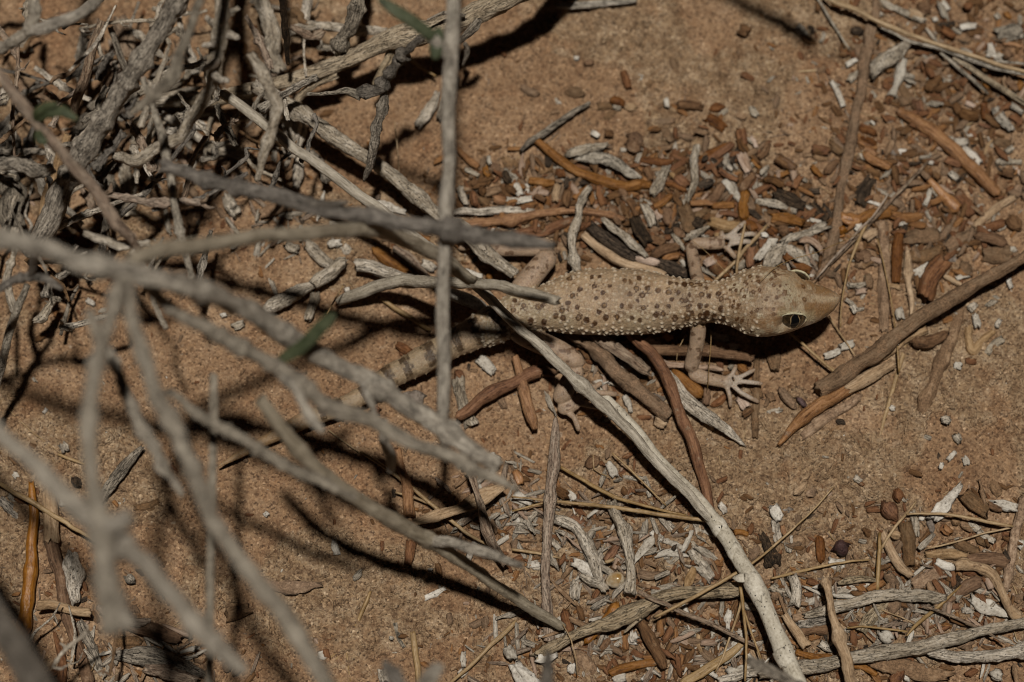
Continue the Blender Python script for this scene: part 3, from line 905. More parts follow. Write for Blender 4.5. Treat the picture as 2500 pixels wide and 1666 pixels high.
    b = t.n("ShaderNodeBsdfPrincipled")
    b.inputs["Roughness"].default_value = 0.12
    b.inputs["Coat Weight"].default_value = 0.6
    t.l(c, b.inputs["Base Color"])
    o = t.n("ShaderNodeOutputMaterial")
    t.l(b.outputs[0], o.inputs[0])
    pm = bpy.data.materials.new("pupil")
    t = NT(pm)
    b = t.n("ShaderNodeBsdfPrincipled")
    b.inputs["Base Color"].default_value = (0.004, 0.004, 0.004, 1)
    b.inputs["Roughness"].default_value = 0.10
    o = t.n("ShaderNodeOutputMaterial")
    t.l(b.outputs[0], o.inputs[0])
    gm = bpy.data.materials.new("pupil_edge")
    t = NT(gm)
    b = t.n("ShaderNodeBsdfPrincipled")
    b.inputs["Base Color"].default_value = (0.20, 0.135, 0.065, 1)
    b.inputs["Roughness"].default_value = 0.25
    o = t.n("ShaderNodeOutputMaterial")
    t.l(b.outputs[0], o.inputs[0])
    for ec, dr, ax, bx in eyes:
        R = 3.0 * MM
        vs, fs = [], []
        na, nb = 24, 14
        for i in range(nb + 1):
            for j in range(na):
                ph, tt = math.pi * i / nb, 2 * math.pi * j / na
                d = dr * math.cos(ph) + (ax * math.cos(tt) + bx * math.sin(tt)) * math.sin(ph)
                vs.append(ec + d * R)
        for i in range(nb):
            for j in range(na):
                k = (j + 1) % na
                fs.append((i * na + j, (i + 1) * na + j, (i + 1) * na + k, i * na + k))
        e = link_mesh("eye", vs, fs, im, parent=root, origin=ec)
        def cap(name, ra, rb, rr, mt, seed):
            v2, f2 = [ec + dr * rr], []
            rings, sg = 6, 28
            for i in range(1, rings + 1):
                for j in range(sg):
                    tt = 2 * math.pi * j / sg
                    wob = 1 + 0.16 * math.sin(5 * tt + seed) * (i / rings)
                    x_, y_ = ra * math.cos(tt) * i / rings * wob, rb * math.sin(tt) * i / rings
                    d = dr + ax * x_ + bx * y_
                    d /= np.linalg.norm(d)
                    v2.append(ec + d * rr)
            for j in range(sg):
                f2.append((0, 1 + j, 1 + (j + 1) % sg))
            for i in range(rings - 1):
                for j in range(sg):
                    a_, b_ = 1 + i * sg, 1 + (i + 1) * sg
                    k = (j + 1) % sg
                    f2.append((a_ + j, b_ + j, b_ + k, a_ + k))
            return link_mesh(name, v2, f2, mt, parent=e, origin=ec)
        cap("pupil_edge", 0.36, 0.72, 3.012 * MM, gm, 0.5)
        cap("pupil", 0.30, 0.70, 3.024 * MM, pm, 1.3)
        # pale lid along the upper rim
        pts = []
        for tt in np.linspace(math.pi * 0.02, math.pi * 0.98, 18):
            sgn = 1 if bx[2] > 0 else -1
            x_, y_ = 0.86 * math.cos(tt), 0.58 * math.sin(tt) * sgn
            d = ax * x_ + bx * y_ + dr * math.sqrt(max(0.05, 1 - x_ * x_ - y_ * y_))
            pts.append(ec + d / np.linalg.norm(d) * 3.10 * MM)
        V2, F2, tw2 = tube(np.array(pts), np.array([0.10, 0.20, 0.24, 0.22, 0.12]) * MM, seg=10, step=0.0003, rough=0.15, ragged=0, round_ends=True, seed=3)
        link_mesh("eyelid", V2, F2, MATS['lid'], parent=root, origin=pts[0], tw=tw2)
    return root
wood('lid', (0.30, 0.26, 0.15), (0.44, 0.395, 0.26), (0.52, 0.47, 0.33), streak=0.1, bump=0.3)
gecko = build_gecko()
# ------------------------------------------------------------------ the dead shrub: branches that stand up from the sand
GB = "dead branches of the shrub"
def grow_out(reg, pts, w):
    """a branch that leaves the picture goes on outside it and comes down to the sand there"""
    sc = REG[reg][2]
    w = list(w) if isinstance(w, (list, tuple)) else [w] * len(pts)
    if len(w) != len(pts):
        w = list(np.interp(np.linspace(0, 1, len(pts)), np.linspace(0, 1, len(w)), w))
    for last in (False, True):
        e, q = (pts[-1], pts[-2]) if last else (pts[0], pts[1])
        u, v = nat(reg, e[0], e[1])
        if len(e) == 3 and e[2] > 12 and not (0 <= u <= 2500 and 0 <= v <= 1666):
            dx, dy = e[0] - q[0], e[1] - q[1]
            n_ = math.hypot(dx, dy) or 1
            dx, dy = dx / n_ * sc, dy / n_ * sc
            k = e[2] / 100.0
            ext = [(e[0] + dx * 230 * k, e[1] + dy * 230 * k, e[2] * 0.90), (e[0] + dx * 520 * k, e[1] + dy * 520 * k, e[2] * 0.60), (e[0] + dx * 800 * k, e[1] + dy * 800 * k, e[2] * 0.22), (e[0] + dx * 950 * k, e[1] + dy * 950 * k, 0.0)]
            we = [(w[-1] if last else w[0]) * f for f in (1.02, 1.05, 1.1, 1.15)]
            if last:
                pts, w = list(pts) + ext, w + we
            else:
                pts, w = ext[::-1] + list(pts), we[::-1] + w
    return pts, w

def branch(reg, pts, w, mat, label, cat="dead branch", group=GB, name="dead_branch", **kw):
    kw.setdefault('seg', 14); kw.setdefault('rough', 0.16); kw.setdefault('wobble', 0.25); kw.setdefault('ridge', 0.06)
    if mat in ('ashen', 'gray', 'dull') and kw['rough'] > 0.07:
        kr = random.Random(len(label))
        kw['knots'] = list(kw.get('knots', ())) + [(kr.random(), kr.uniform(0.15, 0.45), kr.uniform(0.45, 0.85)) for _ in range(13)]
        kw['rough'] = kw['rough'] + 0.07
    if mat == 'ashen':
        w = [x * 0.90 for x in w]
    pts, w = grow_out(reg, pts, w)
    return stick(name, reg, pts, w, mat, label, cat, group, **kw)
def side(parent, reg, pts, w, mat, name="side_twig", **kw):
    kw.setdefault('seg', 12); kw.setdefault('rough', 0.18); kw.setdefault('wobble', 0.3)
    return stick(name, reg, pts, w, mat, parent=parent, **kw)
def leaf(parent, reg, pts, w, **kw):
    return stick("leaf", reg, pts, w, 'leaf', parent=parent, seg=14, rough=0.12, flat=0.5, round_ends=True, ragged=0, **kw)
KN = lambda *a: [(s, amp, 1.3) for s, amp in a]

b = branch('D', [(1042, -60, 80), (1036, 120, 77), (1029, 260, 74), (1030, 400, 70), (1023, 550, 66), (1018, 700, 62), (1021, 830, 59), (1016, 1000, 56)], [32, 36, 38, 33, 35, 34, 34, 26], 'ashen',
           "straight smooth jointed grey brown stem hanging over the gecko's hips", knots=KN((.30, .25), (.46, .22), (.66, .22), (.80, .2)), wobble=0.2, rough=0.06, maxn=160)
side(b, 'D', [(1034, 135, 77), (1000, 95, 80), (955, 55, 83), (905, 22, 85)], [24, 30, 26, 18], 'ashen')
leaf(b, 'D', [(1000, 90, 81), (950, 50, 84), (905, 22, 86), (868, -2, 87)], [24, 34, 30, 16])
leaf(b, 'D', [(1010, 62, 80), (1002, 100, 80), (1000, 140, 79)], [22, 38, 22])

b = branch('D', [(508, 214, 33), (640, 311, 31), (760, 400, 29), (880, 488, 26), (1000, 580, 23), (1092, 652, 20), (1160, 724, 17), (1300, 850, 13.5), (1345, 892, 12.5), (1430, 976, 10.5), (1530, 1085, 9), (1655, 1212, 7)],
           [23, 24, 24, 24, 25, 27, 22, 25, 29, 22, 22, 20], 'wan', "long straight pale twig crossing above the gecko's hind leg to the white jointed stem", knots=KN((.70, .25), (.745, .18)), wobble=0.25, rough=0.08, ridge=0.10)
b = branch('D', [(300, 598, 104), (360, 578, 100), (430, 568, 96), (530, 552, 90), (620, 541, 84), (730, 533, 76), (830, 527, 66), (920, 545, 54), (1000, 585, 44), (1085, 645, 36)], [36, 40, 38, 34, 34, 34, 36, 36, 34, 26], 'wan',
           "smooth grey branch arching over and dipping behind the upright jointed stem", rough=0.10)
b = branch('F', [(560, 520, 2.5), (640, 480, 4), (850, 408, 8), (1050, 368, 13), (1250, 386, 19), (1500, 388, 25), (1640, 405, 29), (1760, 430, 32), (1900, 465, 34), (2080, 510, 36)], [50, 80, 86, 86, 80, 74, 76, 80, 84, 70], 'wan',
           "grooved grey twig rising from the sand to a blunt end above the gecko's hip", ridge=0.14, nridge=7, rough=0.08)
b = branch('D', [(372, 382, 62), (500, 418, 64), (650, 455, 66), (800, 492, 68), (1000, 522, 70), (1110, 545, 70), (1200, 556, 70), (1275, 566, 70)], [24, 32, 34, 34, 36, 36, 32, 16], 'dull',  # bark grey set darker because this branch catches less light
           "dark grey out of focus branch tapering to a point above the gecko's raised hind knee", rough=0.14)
side(b, 'D', [(700, 468, 67), (760, 470, 69), (800, 465, 70)], [20, 18, 8], 'dull')
b = branch('B', [(-20, 585, 17), (200, 705, 15), (320, 790, 14), (450, 885, 13), (700, 1060, 11.5), (850, 1155, 11), (1100, 1350, 10), (1250, 1490, 9), (1420, 1580, 8.5), (1560, 1720, 8), (1700, 1830, 7.5), (1790, 1900, 7)],
           [80, 96, 100, 96, 96, 92, 96, 90, 92, 96, 90, 70], 'pale', "pale speckled flaking branch running down to the gecko's raised hind leg", knots=KN((.16, .25), (.27, .2), (.45, .15), (.62, .28), (.78, .25)), rough=0.22, ridge=0.10, nridge=8)
b = branch('B', [(1830, -60, 26), (1640, 30, 24), (1450, 120, 22), (1200, 205, 20), (1000, 255, 19), (800, 330, 17), (600, 420, 15), (400, 505, 14), (150, 575, 12), (-100, 640, 11), (-300, 680, 10), (-460, 690, 9)],
           [150, 150, 150, 150, 150, 124, 118, 116, 96, 100, 106, 96], 'beige', "thick beige branch with peeling grain slanting across the top", rough=0.12, ridge=0.12, nridge=9, knots=KN((.38, .18), (.56, .12)))
side(b, 'B', [(1000, 262, 18), (935, 360, 16), (890, 450, 15), (855, 520, 13.5), (815, 590, 12)], [84, 66, 60, 54, 40], 'beige')
side(b, 'B', [(560, 520, 14), (420, 575, 12), (330, 640, 10), (285, 690, 9), (300, 745, 8)], [50, 50, 48, 54, 40], 'beige')
side(b, 'B', [(1440, 110, 26), (1300, 90, 27), (1180, 140, 27)], [30, 26, 16], 'gray')
b = branch('B', [(1150, 255, 50), (1060, 330, 46), (1000, 385, 43), (935, 490, 40), (885, 575, 37), (840, 625, 36), (700, 640, 34)], [40, 52, 60, 64, 70, 78, 70], 'dull',
           "dark curved twig with a crumpled knob beneath the thick beige branch", rough=0.2)
side(b, 'B', [(720, 655, 34), (620, 628, 33), (520, 640, 32), (440, 655, 31), (355, 650, 30)], [76, 46, 26, 22, 26], 'ashen')
side(b, 'B', [(890, 600, 36), (880, 700, 34), (850, 790, 32), (828, 870, 30), (812, 1000, 27), (790, 1130, 23), (765, 1200, 20), (745, 1250, 18)], [40, 58, 66, 64, 62, 60, 44, 12], 'gray', knots=KN((.4, .35), (.2, .3)), rough=0.24)
b = branch('B', [(700, -40, 24), (672, 100, 22), (640, 190, 20), (600, 260, 18), (555, 360, 16)], [80, 96, 92, 88, 70], 'gray', "short stubby grey twig with pitted bark at the top", rough=0.22)
b = branch('B', [(215, 230, 8), (330, 182, 10), (430, 178, 11), (540, 190, 12), (700, 212, 11), (900, 215, 9)], [70, 66, 60, 62, 80, 40], 'pale', "pale crooked twig lying behind the short stubby grey twig", rough=0.22)
b = branch('B', [(360, -40, 12), (350, 60, 10), (338, 150, 9)], [70, 70, 56], 'pale', "short upright pale stub beside the top of the crooked twig", rough=0.18)
b = branch('B', [(175, -60, 44), (190, 100, 38), (205, 250, 32), (220, 440, 24)], [46, 50, 50, 26], 'dark', "thin blackened twig pointing down at the top", rough=0.2)  # near-black colour stands for the shade over this twig
b = branch('B', [(20, -20, 10), (85, 120, 9), (120, 250, 8), (105, 380, 6), (170, 490, 4)], [90, 110, 100, 96, 80], 'pale', "broad curl of pale bark behind the knobbly twigs at the top", flat=0.5, rough=0.3, cat="bark curl", name="bark_curl", group=None)

b = branch('A', [(1275, -80, 56), (1130, 170, 52), (980, 400, 50), (850, 620, 46), (700, 860, 42), (560, 1100, 38), (420, 1350, 34), (300, 1600, 30), (200, 1760, 27)], [104, 112, 118, 130, 132, 136, 150, 150, 140], 'gray',
           "thickest smooth grey branch with broken ends, slanting down the shrub", knots=KN((.27, .22), (.62, .15)), rough=0.10, ridge=0.10, nridge=7)
b = branch('E', [(190, 400, 36), (120, 560, 32), (60, 760, 27), (10, 960, 22), (-40, 1150, 17)], [50, 64, 66, 64, 54], 'ashen', "smooth straight tan grey twig leaning out below the thickest branch", rough=0.07)
b = branch('A', [(700, 150, 36), (655, 290, 34), (610, 430, 32), (570, 580, 29), (530, 690, 26), (505, 790, 22)], [56, 66, 70, 70, 66, 50], 'stalk', "brownish straight twig behind the thickest grey branch", rough=0.10)
b = branch('A', [(470, 930, 16), (420, 1060, 14), (380, 1180, 12), (300, 1450, 9), (240, 1640, 7)], [50, 66, 66, 64, 50], 'tan', "tan twig half hidden beneath the thickest grey branch", rough=0.10)
b = branch('A', [(-40, 480, 76), (120, 690, 74), (230, 830, 71), (380, 1000, 68), (520, 1160, 64), (650, 1300, 60), (800, 1540, 56), (900, 1640, 52), (960, 1740, 48)], [70, 84, 84, 76, 86, 86, 84, 70, 40], 'stalk',
           "brown twig with a green leaf pair crossing over the thickest grey branch", rough=0.12, knots=KN((.34, .25)))
leaf(b, 'A', [(250, 830, 72), (330, 780, 74), (430, 770, 75), (540, 830, 75)], [50, 80, 84, 40])
leaf(b, 'A', [(240, 840, 72), (260, 770, 74), (330, 730, 75), (400, 720, 76)], [40, 64, 60, 30])
leaf(b, 'A', [(255, 900, 71), (280, 960, 72), (330, 990, 72)], [50, 76, 40])
b = branch('A', [(255, -60, 66), (230, 100, 64), (200, 200, 62), (130, 260, 60), (40, 310, 57), (-40, 350, 54)], [80, 88, 96, 90, 84, 80], 'ashen', "forked pale grey branch in the top corner")
side(b, 'A', [(200, 215, 62), (330, 190, 64), (430, 150, 66), (560, 100, 68), (640, 40, 70), (690, -40, 72)], [80, 90, 86, 84, 90, 80], 'ashen')
b = branch('A', [(1400, -60, 86), (1350, 100, 84), (1290, 250, 82), (1240, 380, 80), (1210, 520, 78), (1110, 600, 77), (1030, 680, 76), (900, 790, 75)], [70, 76, 74, 76, 110, 90, 76, 40], 'ashen', "bluish grey blurred twig with a side shoot near the top", rough=0.18)
b = branch('A', [(1530, -60, 58), (1525, 100, 57), (1520, 230, 55), (1500, 420, 52), (1450, 600, 49), (1390, 700, 47), (1300, 850, 44), (1250, 960, 42), (1100, 1020, 40), (950, 1110, 38), (800, 1080, 34)],
           [90, 110, 130, 110, 92, 80, 72, 70, 70, 84, 60], 'pale', "knobbly pale branch hooking round at its lower end", knots=KN((.1, .3), (.2, .35), (.3, .3), (.42, .25), (.9, .25)), rough=0.26)
for sx, sy, ex, ey in [(1500, 180, 1420, 120), (1520, 300, 1400, 310), (1560, 90, 1640, 60), (1500, 420, 1390, 480), (1480, 520, 1570, 560), (1540, 220, 1640, 260)]:
    side(b, 'A', [(sx, sy, 54), ((sx + ex) / 2, (sy + ey) / 2 + 8, 56), (ex, ey, 58)], [56, 52, 36], 'pale', rough=0.3)
b = branch('A', [(985, 540, 56), (1040, 700, 54), (1085, 840, 52), (1130, 980, 50), (1180, 1250, 48), (1230, 1560, 45), (1300, 1820, 42), (1330, 1960, 40)], [44, 54, 58, 60, 60, 58, 52, 40], 'ashen', "thin straight grey twig hanging below the hooked branch", rough=0.08, knots=KN((.35, .3)))
b = branch('A', [(-40, 1150, 44), (90, 1130, 44), (170, 1160, 43), (260, 1190, 42), (370, 1160, 41)], [70, 84, 80, 84, 60], 'gray', "short knobbly grey twig poking in from the edge under the brown twig", rough=0.28, knots=KN((.5, .3)))
b = branch('B', [(-40, 370, 56), (40, 480, 54), (90, 600, 53), (140, 740, 51), (110, 900, 49), (60, 1060, 47), (5, 1250, 44)], [56, 76, 74, 70, 66, 66, 40], 'pale', "knobbly crooked pale twig in front of the thick beige branch", rough=0.26, knots=KN((.2, .3), (.45, .3), (.7, .3)))

b = branch('D', [(-40, 540, 112), (70, 562, 110), (150, 588, 109), (285, 620, 106), (420, 655, 100), (560, 708, 86), (640, 762, 76), (760, 832, 66), (870, 892, 60), (980, 960, 56), (1080, 1030, 54), (1150, 1072, 53)], [46, 50, 52, 50, 46, 46, 52, 50, 50, 52, 46, 30], 'ashen',
           "long pale knobbly branch running from the blurred fork down past the gecko's tail", knots=KN((.12, .2), (.52, .28), (.6, .2), (.66, .28), (.74, .2), (.82, .28), (.9, .25)), rough=0.22)
leaf(b, 'F', [(150, 925, 73), (290, 845, 75), (400, 745, 77), (500, 640, 79), (550, 600, 80)], [70, 100, 104, 92, 50])
side(b, 'F', [(740, 1060, 63), (780, 1180, 61), (830, 1300, 58)], [64, 60, 30], 'ashen', rough=0.25)
side(b, 'F', [(870, 1330, 55), (890, 1450, 51), (920, 1570, 46), (935, 1680, 42)], [60, 76, 64, 60], 'ashen', rough=0.2)
b = branch('D', [(282, 610, 106), (300, 720, 106), (325, 800, 105), (362, 900, 104), (405, 985, 103), (445, 1080, 102), (480, 1180, 100), (540, 1270, 98), (625, 1378, 96), (690, 1480, 94), (760, 1600, 92)], [40, 38, 40, 46, 48, 46, 42, 40, 44, 46, 46], 'ashen',
           "blurred grey branch reaching from the fork to the bottom edge, nearest of the long ones", rough=0.14, knots=KN((.3, .18), (.62, .22), (.78, .2)))
b = branch('D', [(278, 640, 108), (258, 730, 110), (236, 790, 111), (215, 890, 112), (205, 1000, 113), (215, 1120, 114), (236, 1230, 115), (250, 1330, 116), (258, 1400, 116), (256, 1460, 116)], [34, 34, 38, 36, 36, 40, 56, 58, 66, 60], 'ashen',
           "blurred grey branch ending in a thick blunt stump", rough=0.12)
side(b, 'D', [(270, 1400, 116), (290, 1425, 116), (302, 1445, 116)], [40, 34, 24], 'ashen')
side(b, 'D', [(238, 1212, 115), (275, 1200, 116), (300, 1185, 116)], [50, 44, 36], 'ashen')
side(b, 'D', [(205, 715, 112), (222, 760, 112), (238, 800, 111)], [26, 30, 36], 'ashen')
b = branch('D', [(-40, 955, 108), (20, 1015, 109), (75, 1060, 110), (150, 1140, 111), (240, 1222, 112), (330, 1298, 110), (440, 1432, 107), (500, 1490, 105), (565, 1545, 103)], [40, 42, 44, 52, 62, 46, 48, 44, 30], 'ashen',
           "blurred knotty grey branch crossing behind the thick stump", rough=0.18)
b = branch('D', [(250, 800, 82), (290, 905, 80), (325, 975, 79), (352, 1020, 78), (380, 1075, 77), (420, 1140, 75)], [22, 26, 30, 28, 26, 16], 'ashen', "slim crooked grey twig below the blurred fork", rough=0.2, knots=KN((.55, .3)))
b = branch('D', [(330, 650, 94), (400, 715, 90), (480, 755, 86), (560, 800, 82), (640, 850, 78), (760, 935, 72), (850, 965, 70), (930, 1010, 68), (1040, 1055, 66), (1120, 1090, 65), (1190, 1128, 64)], [30, 34, 36, 36, 38, 40, 38, 36, 34, 28, 14], 'ashen',
           "blurred grey branch passing just under the pale knobbly one near the tail", rough=0.12, knots=KN((.55, .2)))
side(b, 'D', [(640, 850, 78), (690, 905, 77), (720, 965, 76), (745, 995, 75)], [26, 26, 26, 14], 'ashen')
b = branch('D', [(600, 920, 72), (640, 975, 68), (700, 1050, 62), (760, 1105, 56), (850, 1165, 48), (920, 1205, 41), (985, 1242, 34), (1100, 1315, 22), (1200, 1382, 12), (1250, 1415, 7), (1292, 1442, 4)], [32, 36, 34, 34, 36, 38, 34, 26, 25, 24, 20], 'wan',
           "pale tan branch sloping down until its tip touches the sand at the bottom", rough=0.12, knots=KN((.14, .2), (.55, .22)), ridge=0.1)
side(b, 'D', [(985, 1242, 34), (1040, 1250, 36), (1110, 1270, 39), (1200, 1300, 42)], [28, 24, 24, 14], 'ashen')
b = branch('D', [(385, 895, 80), (470, 962, 77), (560, 1012, 74), (650, 1068, 71), (740, 1108, 68), (820, 1145, 66)], [20, 26, 26, 28, 26, 14], 'ashen', "pale grey twig beside the upper end of the sloping tan branch", rough=0.1)
b = branch('D', [(492, 860, 64), (490, 980, 63), (487, 1100, 62), (484, 1300, 60), (482, 1480, 58), (481, 1620, 56)], [22, 22, 22, 23, 24, 24], 'ashen', "thin upright smooth stem standing near the bottom edge", rough=0.05, wobble=0.15, knots=KN((.6, .18)))
b = branch('D', [(-50, 1340, 100), (10, 1440, 102), (50, 1500, 104), (100, 1600, 106)], [50, 56, 70, 80], 'dull', "wide dark grey blurred branch in the bottom corner", rough=0.14)
b = branch('D', [(884, 1525, 76), (905, 1552, 77), (935, 1600, 78)], [22, 30, 34], 'dull', "small dark blurred twig tip rising at the bottom beside the straw stub", rough=0.15)
b = branch('D', [(1010, 1530, 76), (985, 1560, 77), (975, 1610, 78)], [30, 44, 50], 'ashen', "grey blurred stump rising at the bottom edge", rough=0.15)
b = branch('D', [(1261, 1497, 64), (1257, 1540, 66), (1250, 1610, 68)], [14, 26, 32], 'dull', "dark pointed twig rising blurred at the bottom in front of the pale stick", rough=0.12)
b = branch('z18', [(-130, 1240, 40), (0, 1310, 39), (200, 1400, 38), (400, 1510, 37), (560, 1600, 36)], [110, 150, 150, 140, 130], 'gray', "short grey blurred stick crossing the foot of the white jointed stem", rough=0.08)
b = branch('D', [(330, 640, 96), (400, 652, 92), (460, 668, 88), (520, 700, 84), (560, 722, 82)], [30, 36, 38, 34, 16], 'ashen', "pale blurred stub under the arching grey branch", rough=0.2)
b = branch('E', [(-20, 440, 52), (90, 370, 54), (230, 338, 56), (340, 370, 56), (430, 425, 56)], [50, 60, 70, 56, 30], 'dull', "dark short twig beneath the blurred fork at the edge", rough=0.2)
side(b, 'E', [(210, 340, 56), (230, 260, 60), (225, 180, 64)], [50, 56, 60], 'dull')

# ------------------------------------------------------------------ the white jointed stem
j = stick("jointed_stem", 'K', [(600, -440, 2), (760, -270, 3.2), (870, -150, 4.2), (1000, 20, 5), (1130, 170, 5.5), (1240, 270, 6), (1340, 390, 6.4), (1425, 500, 6.8), (1530, 660, 7.2), (1600, 770, 7.5), (1650, 850, 7.8), (1710, 980, 8), (1790, 1180, 8.2), (1860, 1330, 8.4), (1960, 1550, 8.6), (2030, 1680, 8.8)],
          [50, 64, 74, 88, 96, 100, 102, 106, 104, 108, 118, 112, 114, 122, 114, 106], 'jointed', "thick chalk white jointed stem with black specks", "stem", seg=18, rough=0.05, wobble=0.15, knots=KN((.50, .10), (.58, .06), (.70, .14), (.86, .16)))
for pts, w in [([(1640, 835, 7.7), (1668, 900, 8.0), (1715, 1000, 8.1)], [136, 142, 120]), ([(1850, 1335, 8.4), (1870, 1375, 8.5), (1915, 1470, 8.6)], [138, 146, 124]), ([(1410, 470, 6.6), (1445, 530, 6.9)], [116, 120]), ([(1520, 640, 7.1), (1550, 700, 7.3)], [114, 117])]:
    stick("sheath", 'K', pts, w, 'jointed', parent=j, seg=18, rough=0.05, ragged=0.5, step=0.0004)
stick("bract", 'K', [(1600, 850, 9.5), (1560, 850, 9), (1520, 845, 7.5)], [70, 60, 16], 'jointed', parent=j, seg=10, flat=0.3)

# ------------------------------------------------------------------ sticks, straws and bark lying on the sand
GS = "sticks fallen on the sand"
def fallen(name, reg, pts, w, mat, label, cat="stick", group=GS, **kw):
    kw.setdefault('wobble', 0.2)
    if name == 'bark_strip':
        kw['rough'] = max(0.30, kw.get('rough', 0))
        kw.setdefault('ragged', 1.2)
        kw.setdefault('plates', 0.2)
        kw['flat'] = kw.get('flat', 0.6) * 0.8
    return stick(name, reg, pts, w, mat, label, cat, group, **kw)
def straw(reg, pts, w, label, mat='straw', **kw):
    kw.setdefault('seg', 8); kw.setdefault('rough', 0.05); kw.setdefault('wobble', 0.3); kw.setdefault('maxn', 70)
    return stick("straw", reg, pts, w, mat, label, "straw", "dry grass straws", step=0.0012, **kw)

# around the gecko
fallen("stick", 'G', [(845, 660, 4.5), (940, 745, 4.5), (1020, 810, 4.6), (1100, 930, 4.4), (1165, 1090, 4.2), (1220, 1230, 4.0), (1262, 1340, 3.8), (1300, 1450, 3.6), (1345, 1590, 3.4), (1395, 1830, 3.0)], [60, 72, 76, 74, 74, 74, 76, 76, 70, 64], 'rust',
       "long smooth red brown stick running from under the gecko's belly to the white stem", rough=0.07, knots=KN((.36, .15), (.56, .12)))
fallen("split_stick", 'z10', [(1200, 255, 4.0), (1360, 350, 4.0), (1500, 440, 3.9), (1700, 570, 3.8), (1850, 680, 3.7), (1980, 760, 3.6)], [150, 190, 170, 170, 190, 120], 'stalk', "pale splintered stick with torn white ends under the gecko's belly", ridge=0.16, nridge=8, ragged=1.2, flat=0.6)
fallen("split_stick", 'z11', [(150, 740, 3.4), (260, 900, 3.3), (400, 1090, 3.2), (600, 1270, 3.0), (760, 1390, 2.8), (900, 1500, 2.6), (1080, 1640, 2.3), (1260, 1790, 1.5)], [90, 180, 210, 210, 200, 170, 130, 50], 'pale', "pale splintered stick with a brown pointed tip below the front foot", ridge=0.14, nridge=7, flat=0.55, ragged=1.0)
fallen("stick", 'z10', [(790, 200, 2.5), (950, 280, 2.6), (1100, 360, 2.7), (1350, 600, 2.8), (1600, 850, 2.6), (1900, 1090, 2.4), (2120, 1280, 2.2), (2240, 1400, 2)], [120, 190, 210, 250, 220, 200, 220, 200], 'bark', "dark brown earth crusted stick beside the gecko's hind foot", rough=0.26)
fallen("stick", 'z11', [(-60, 440, 3.2), (100, 445, 3.2), (300, 455, 3.3), (550, 445, 3.3), (780, 450, 3.2), (1000, 495, 3.0), (1250, 520, 2.8), (1400, 560, 2.6)], [150, 150, 150, 150, 170, 140, 150, 120], 'brown', "brown cut stick lying level behind the gecko's front foot", rough=0.08, ridge=0.08)
fallen("root_piece", 'z11', [(20, 600, 2.8), (120, 640, 2.9), (260, 665, 3), (420, 665, 3), (640, 690, 2.9), (820, 690, 2.8), (970, 730, 2.5)], [120, 120, 90, 76, 80, 90, 60], 'pink', "bone pale slim stick passing under the gecko's front elbow", rough=0.14)
fallen("stick", 'z11', [(250, 730, 2.4), (350, 830, 2.6), (480, 950, 2.7), (600, 1050, 2.6), (670, 1110, 2.2)], [100, 150, 160, 176, 150], 'orange', "smooth orange brown joint beneath the front forearm", rough=0.07, knots=KN((.72, .15)), round_ends=True)
fallen("stick", 'z11', [(1480, 420), (1455, 600), (1445, 800), (1440, 1000), (1440, 1250), (1435, 1480), (1430, 1700)], [110, 100, 100, 110, 116, 110, 90], 'bark', "dusty upright grey brown stick half buried by the front toes", rough=0.12)
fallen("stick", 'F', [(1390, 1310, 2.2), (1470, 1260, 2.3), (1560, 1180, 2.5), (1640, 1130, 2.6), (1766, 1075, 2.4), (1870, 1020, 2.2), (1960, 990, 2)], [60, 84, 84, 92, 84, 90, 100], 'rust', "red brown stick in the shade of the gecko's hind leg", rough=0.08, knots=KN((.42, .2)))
fallen("stick", 'z10', [(40, 520, 2.5), (90, 700, 2.5), (150, 880, 2.4), (190, 1050, 2.4), (240, 1250, 2.3), (290, 1430, 2.2), (330, 1580, 1.6)], [110, 110, 140, 160, 160, 150, 80], 'orange', "orange brown stick with a pointed lower end below the hind foot", rough=0.07)
fallen("stick", 'F', [(1395, 1040), (1400, 1130), (1425, 1240), (1460, 1310), (1490, 1370)], [80, 84, 80, 84, 100], 'pale', "grey knobbly twig piece beside the hind leg's red brown stick", rough=0.3)

# below the head and to its front
fallen("stick", 'H', [(345, 1125, 3), (480, 1060, 3.5), (620, 935, 4), (780, 840, 4.6), (900, 735, 5.2), (1050, 625, 6), (1180, 540, 6.6), (1330, 450, 7), (1480, 370, 7), (1600, 300, 7), (1766, 205, 7), (1900, 130, 7)], [110, 112, 112, 110, 112, 104, 96, 100, 84, 76, 76, 70], 'bark',
       "long hollow grey brown stick slanting up to the edge in front of the gecko's snout", rough=0.12, knots=KN((.12, .12), (.3, .12)))
o = fallen("stick", 'H', [(75, 1500, 1.5), (150, 1410, 1.8), (240, 1320, 2.2), (350, 1230, 2.5), (450, 1175, 2.6), (560, 1110, 2.8)], [24, 60, 96, 100, 92, 84], 'orange', "orange stick with a frayed end and a pale upper half below the long hollow stick", rough=0.07)
stick("pale_half", 'H', [(540, 1120, 2.9), (640, 1070, 2.9), (740, 1010, 2.8), (860, 945, 2.6)], [86, 96, 86, 74], 'tan', parent=o, rough=0.06, seg=12)
fallen("stick", 'H', [(720, 950), (800, 890), (870, 840), (930, 780), (1000, 740), (1085, 700)], [40, 50, 54, 64, 70, 76], 'tan', "pale tan peg tucked under the long hollow stick", rough=0.08, h=1.2)
fallen("stick", 'H', [(1065, 1290), (1085, 1200), (1125, 1100), (1165, 1000), (1200, 920), (1235, 840), (1280, 720), (1320, 600), (1345, 530)], [70, 100, 90, 84, 110, 80, 70, 60, 40], 'sandy', "sand crusted grey stick with a notched end on the open sand", rough=0.14)
fallen("stick", 'H', [(790, -30), (800, 120), (805, 250), (800, 370), (795, 500), (800, 620), (800, 725)], [80, 84, 80, 84, 84, 76, 70], 'sandy', "dusty grey stick nearly buried upright before the snout", rough=0.16, h=0.1)
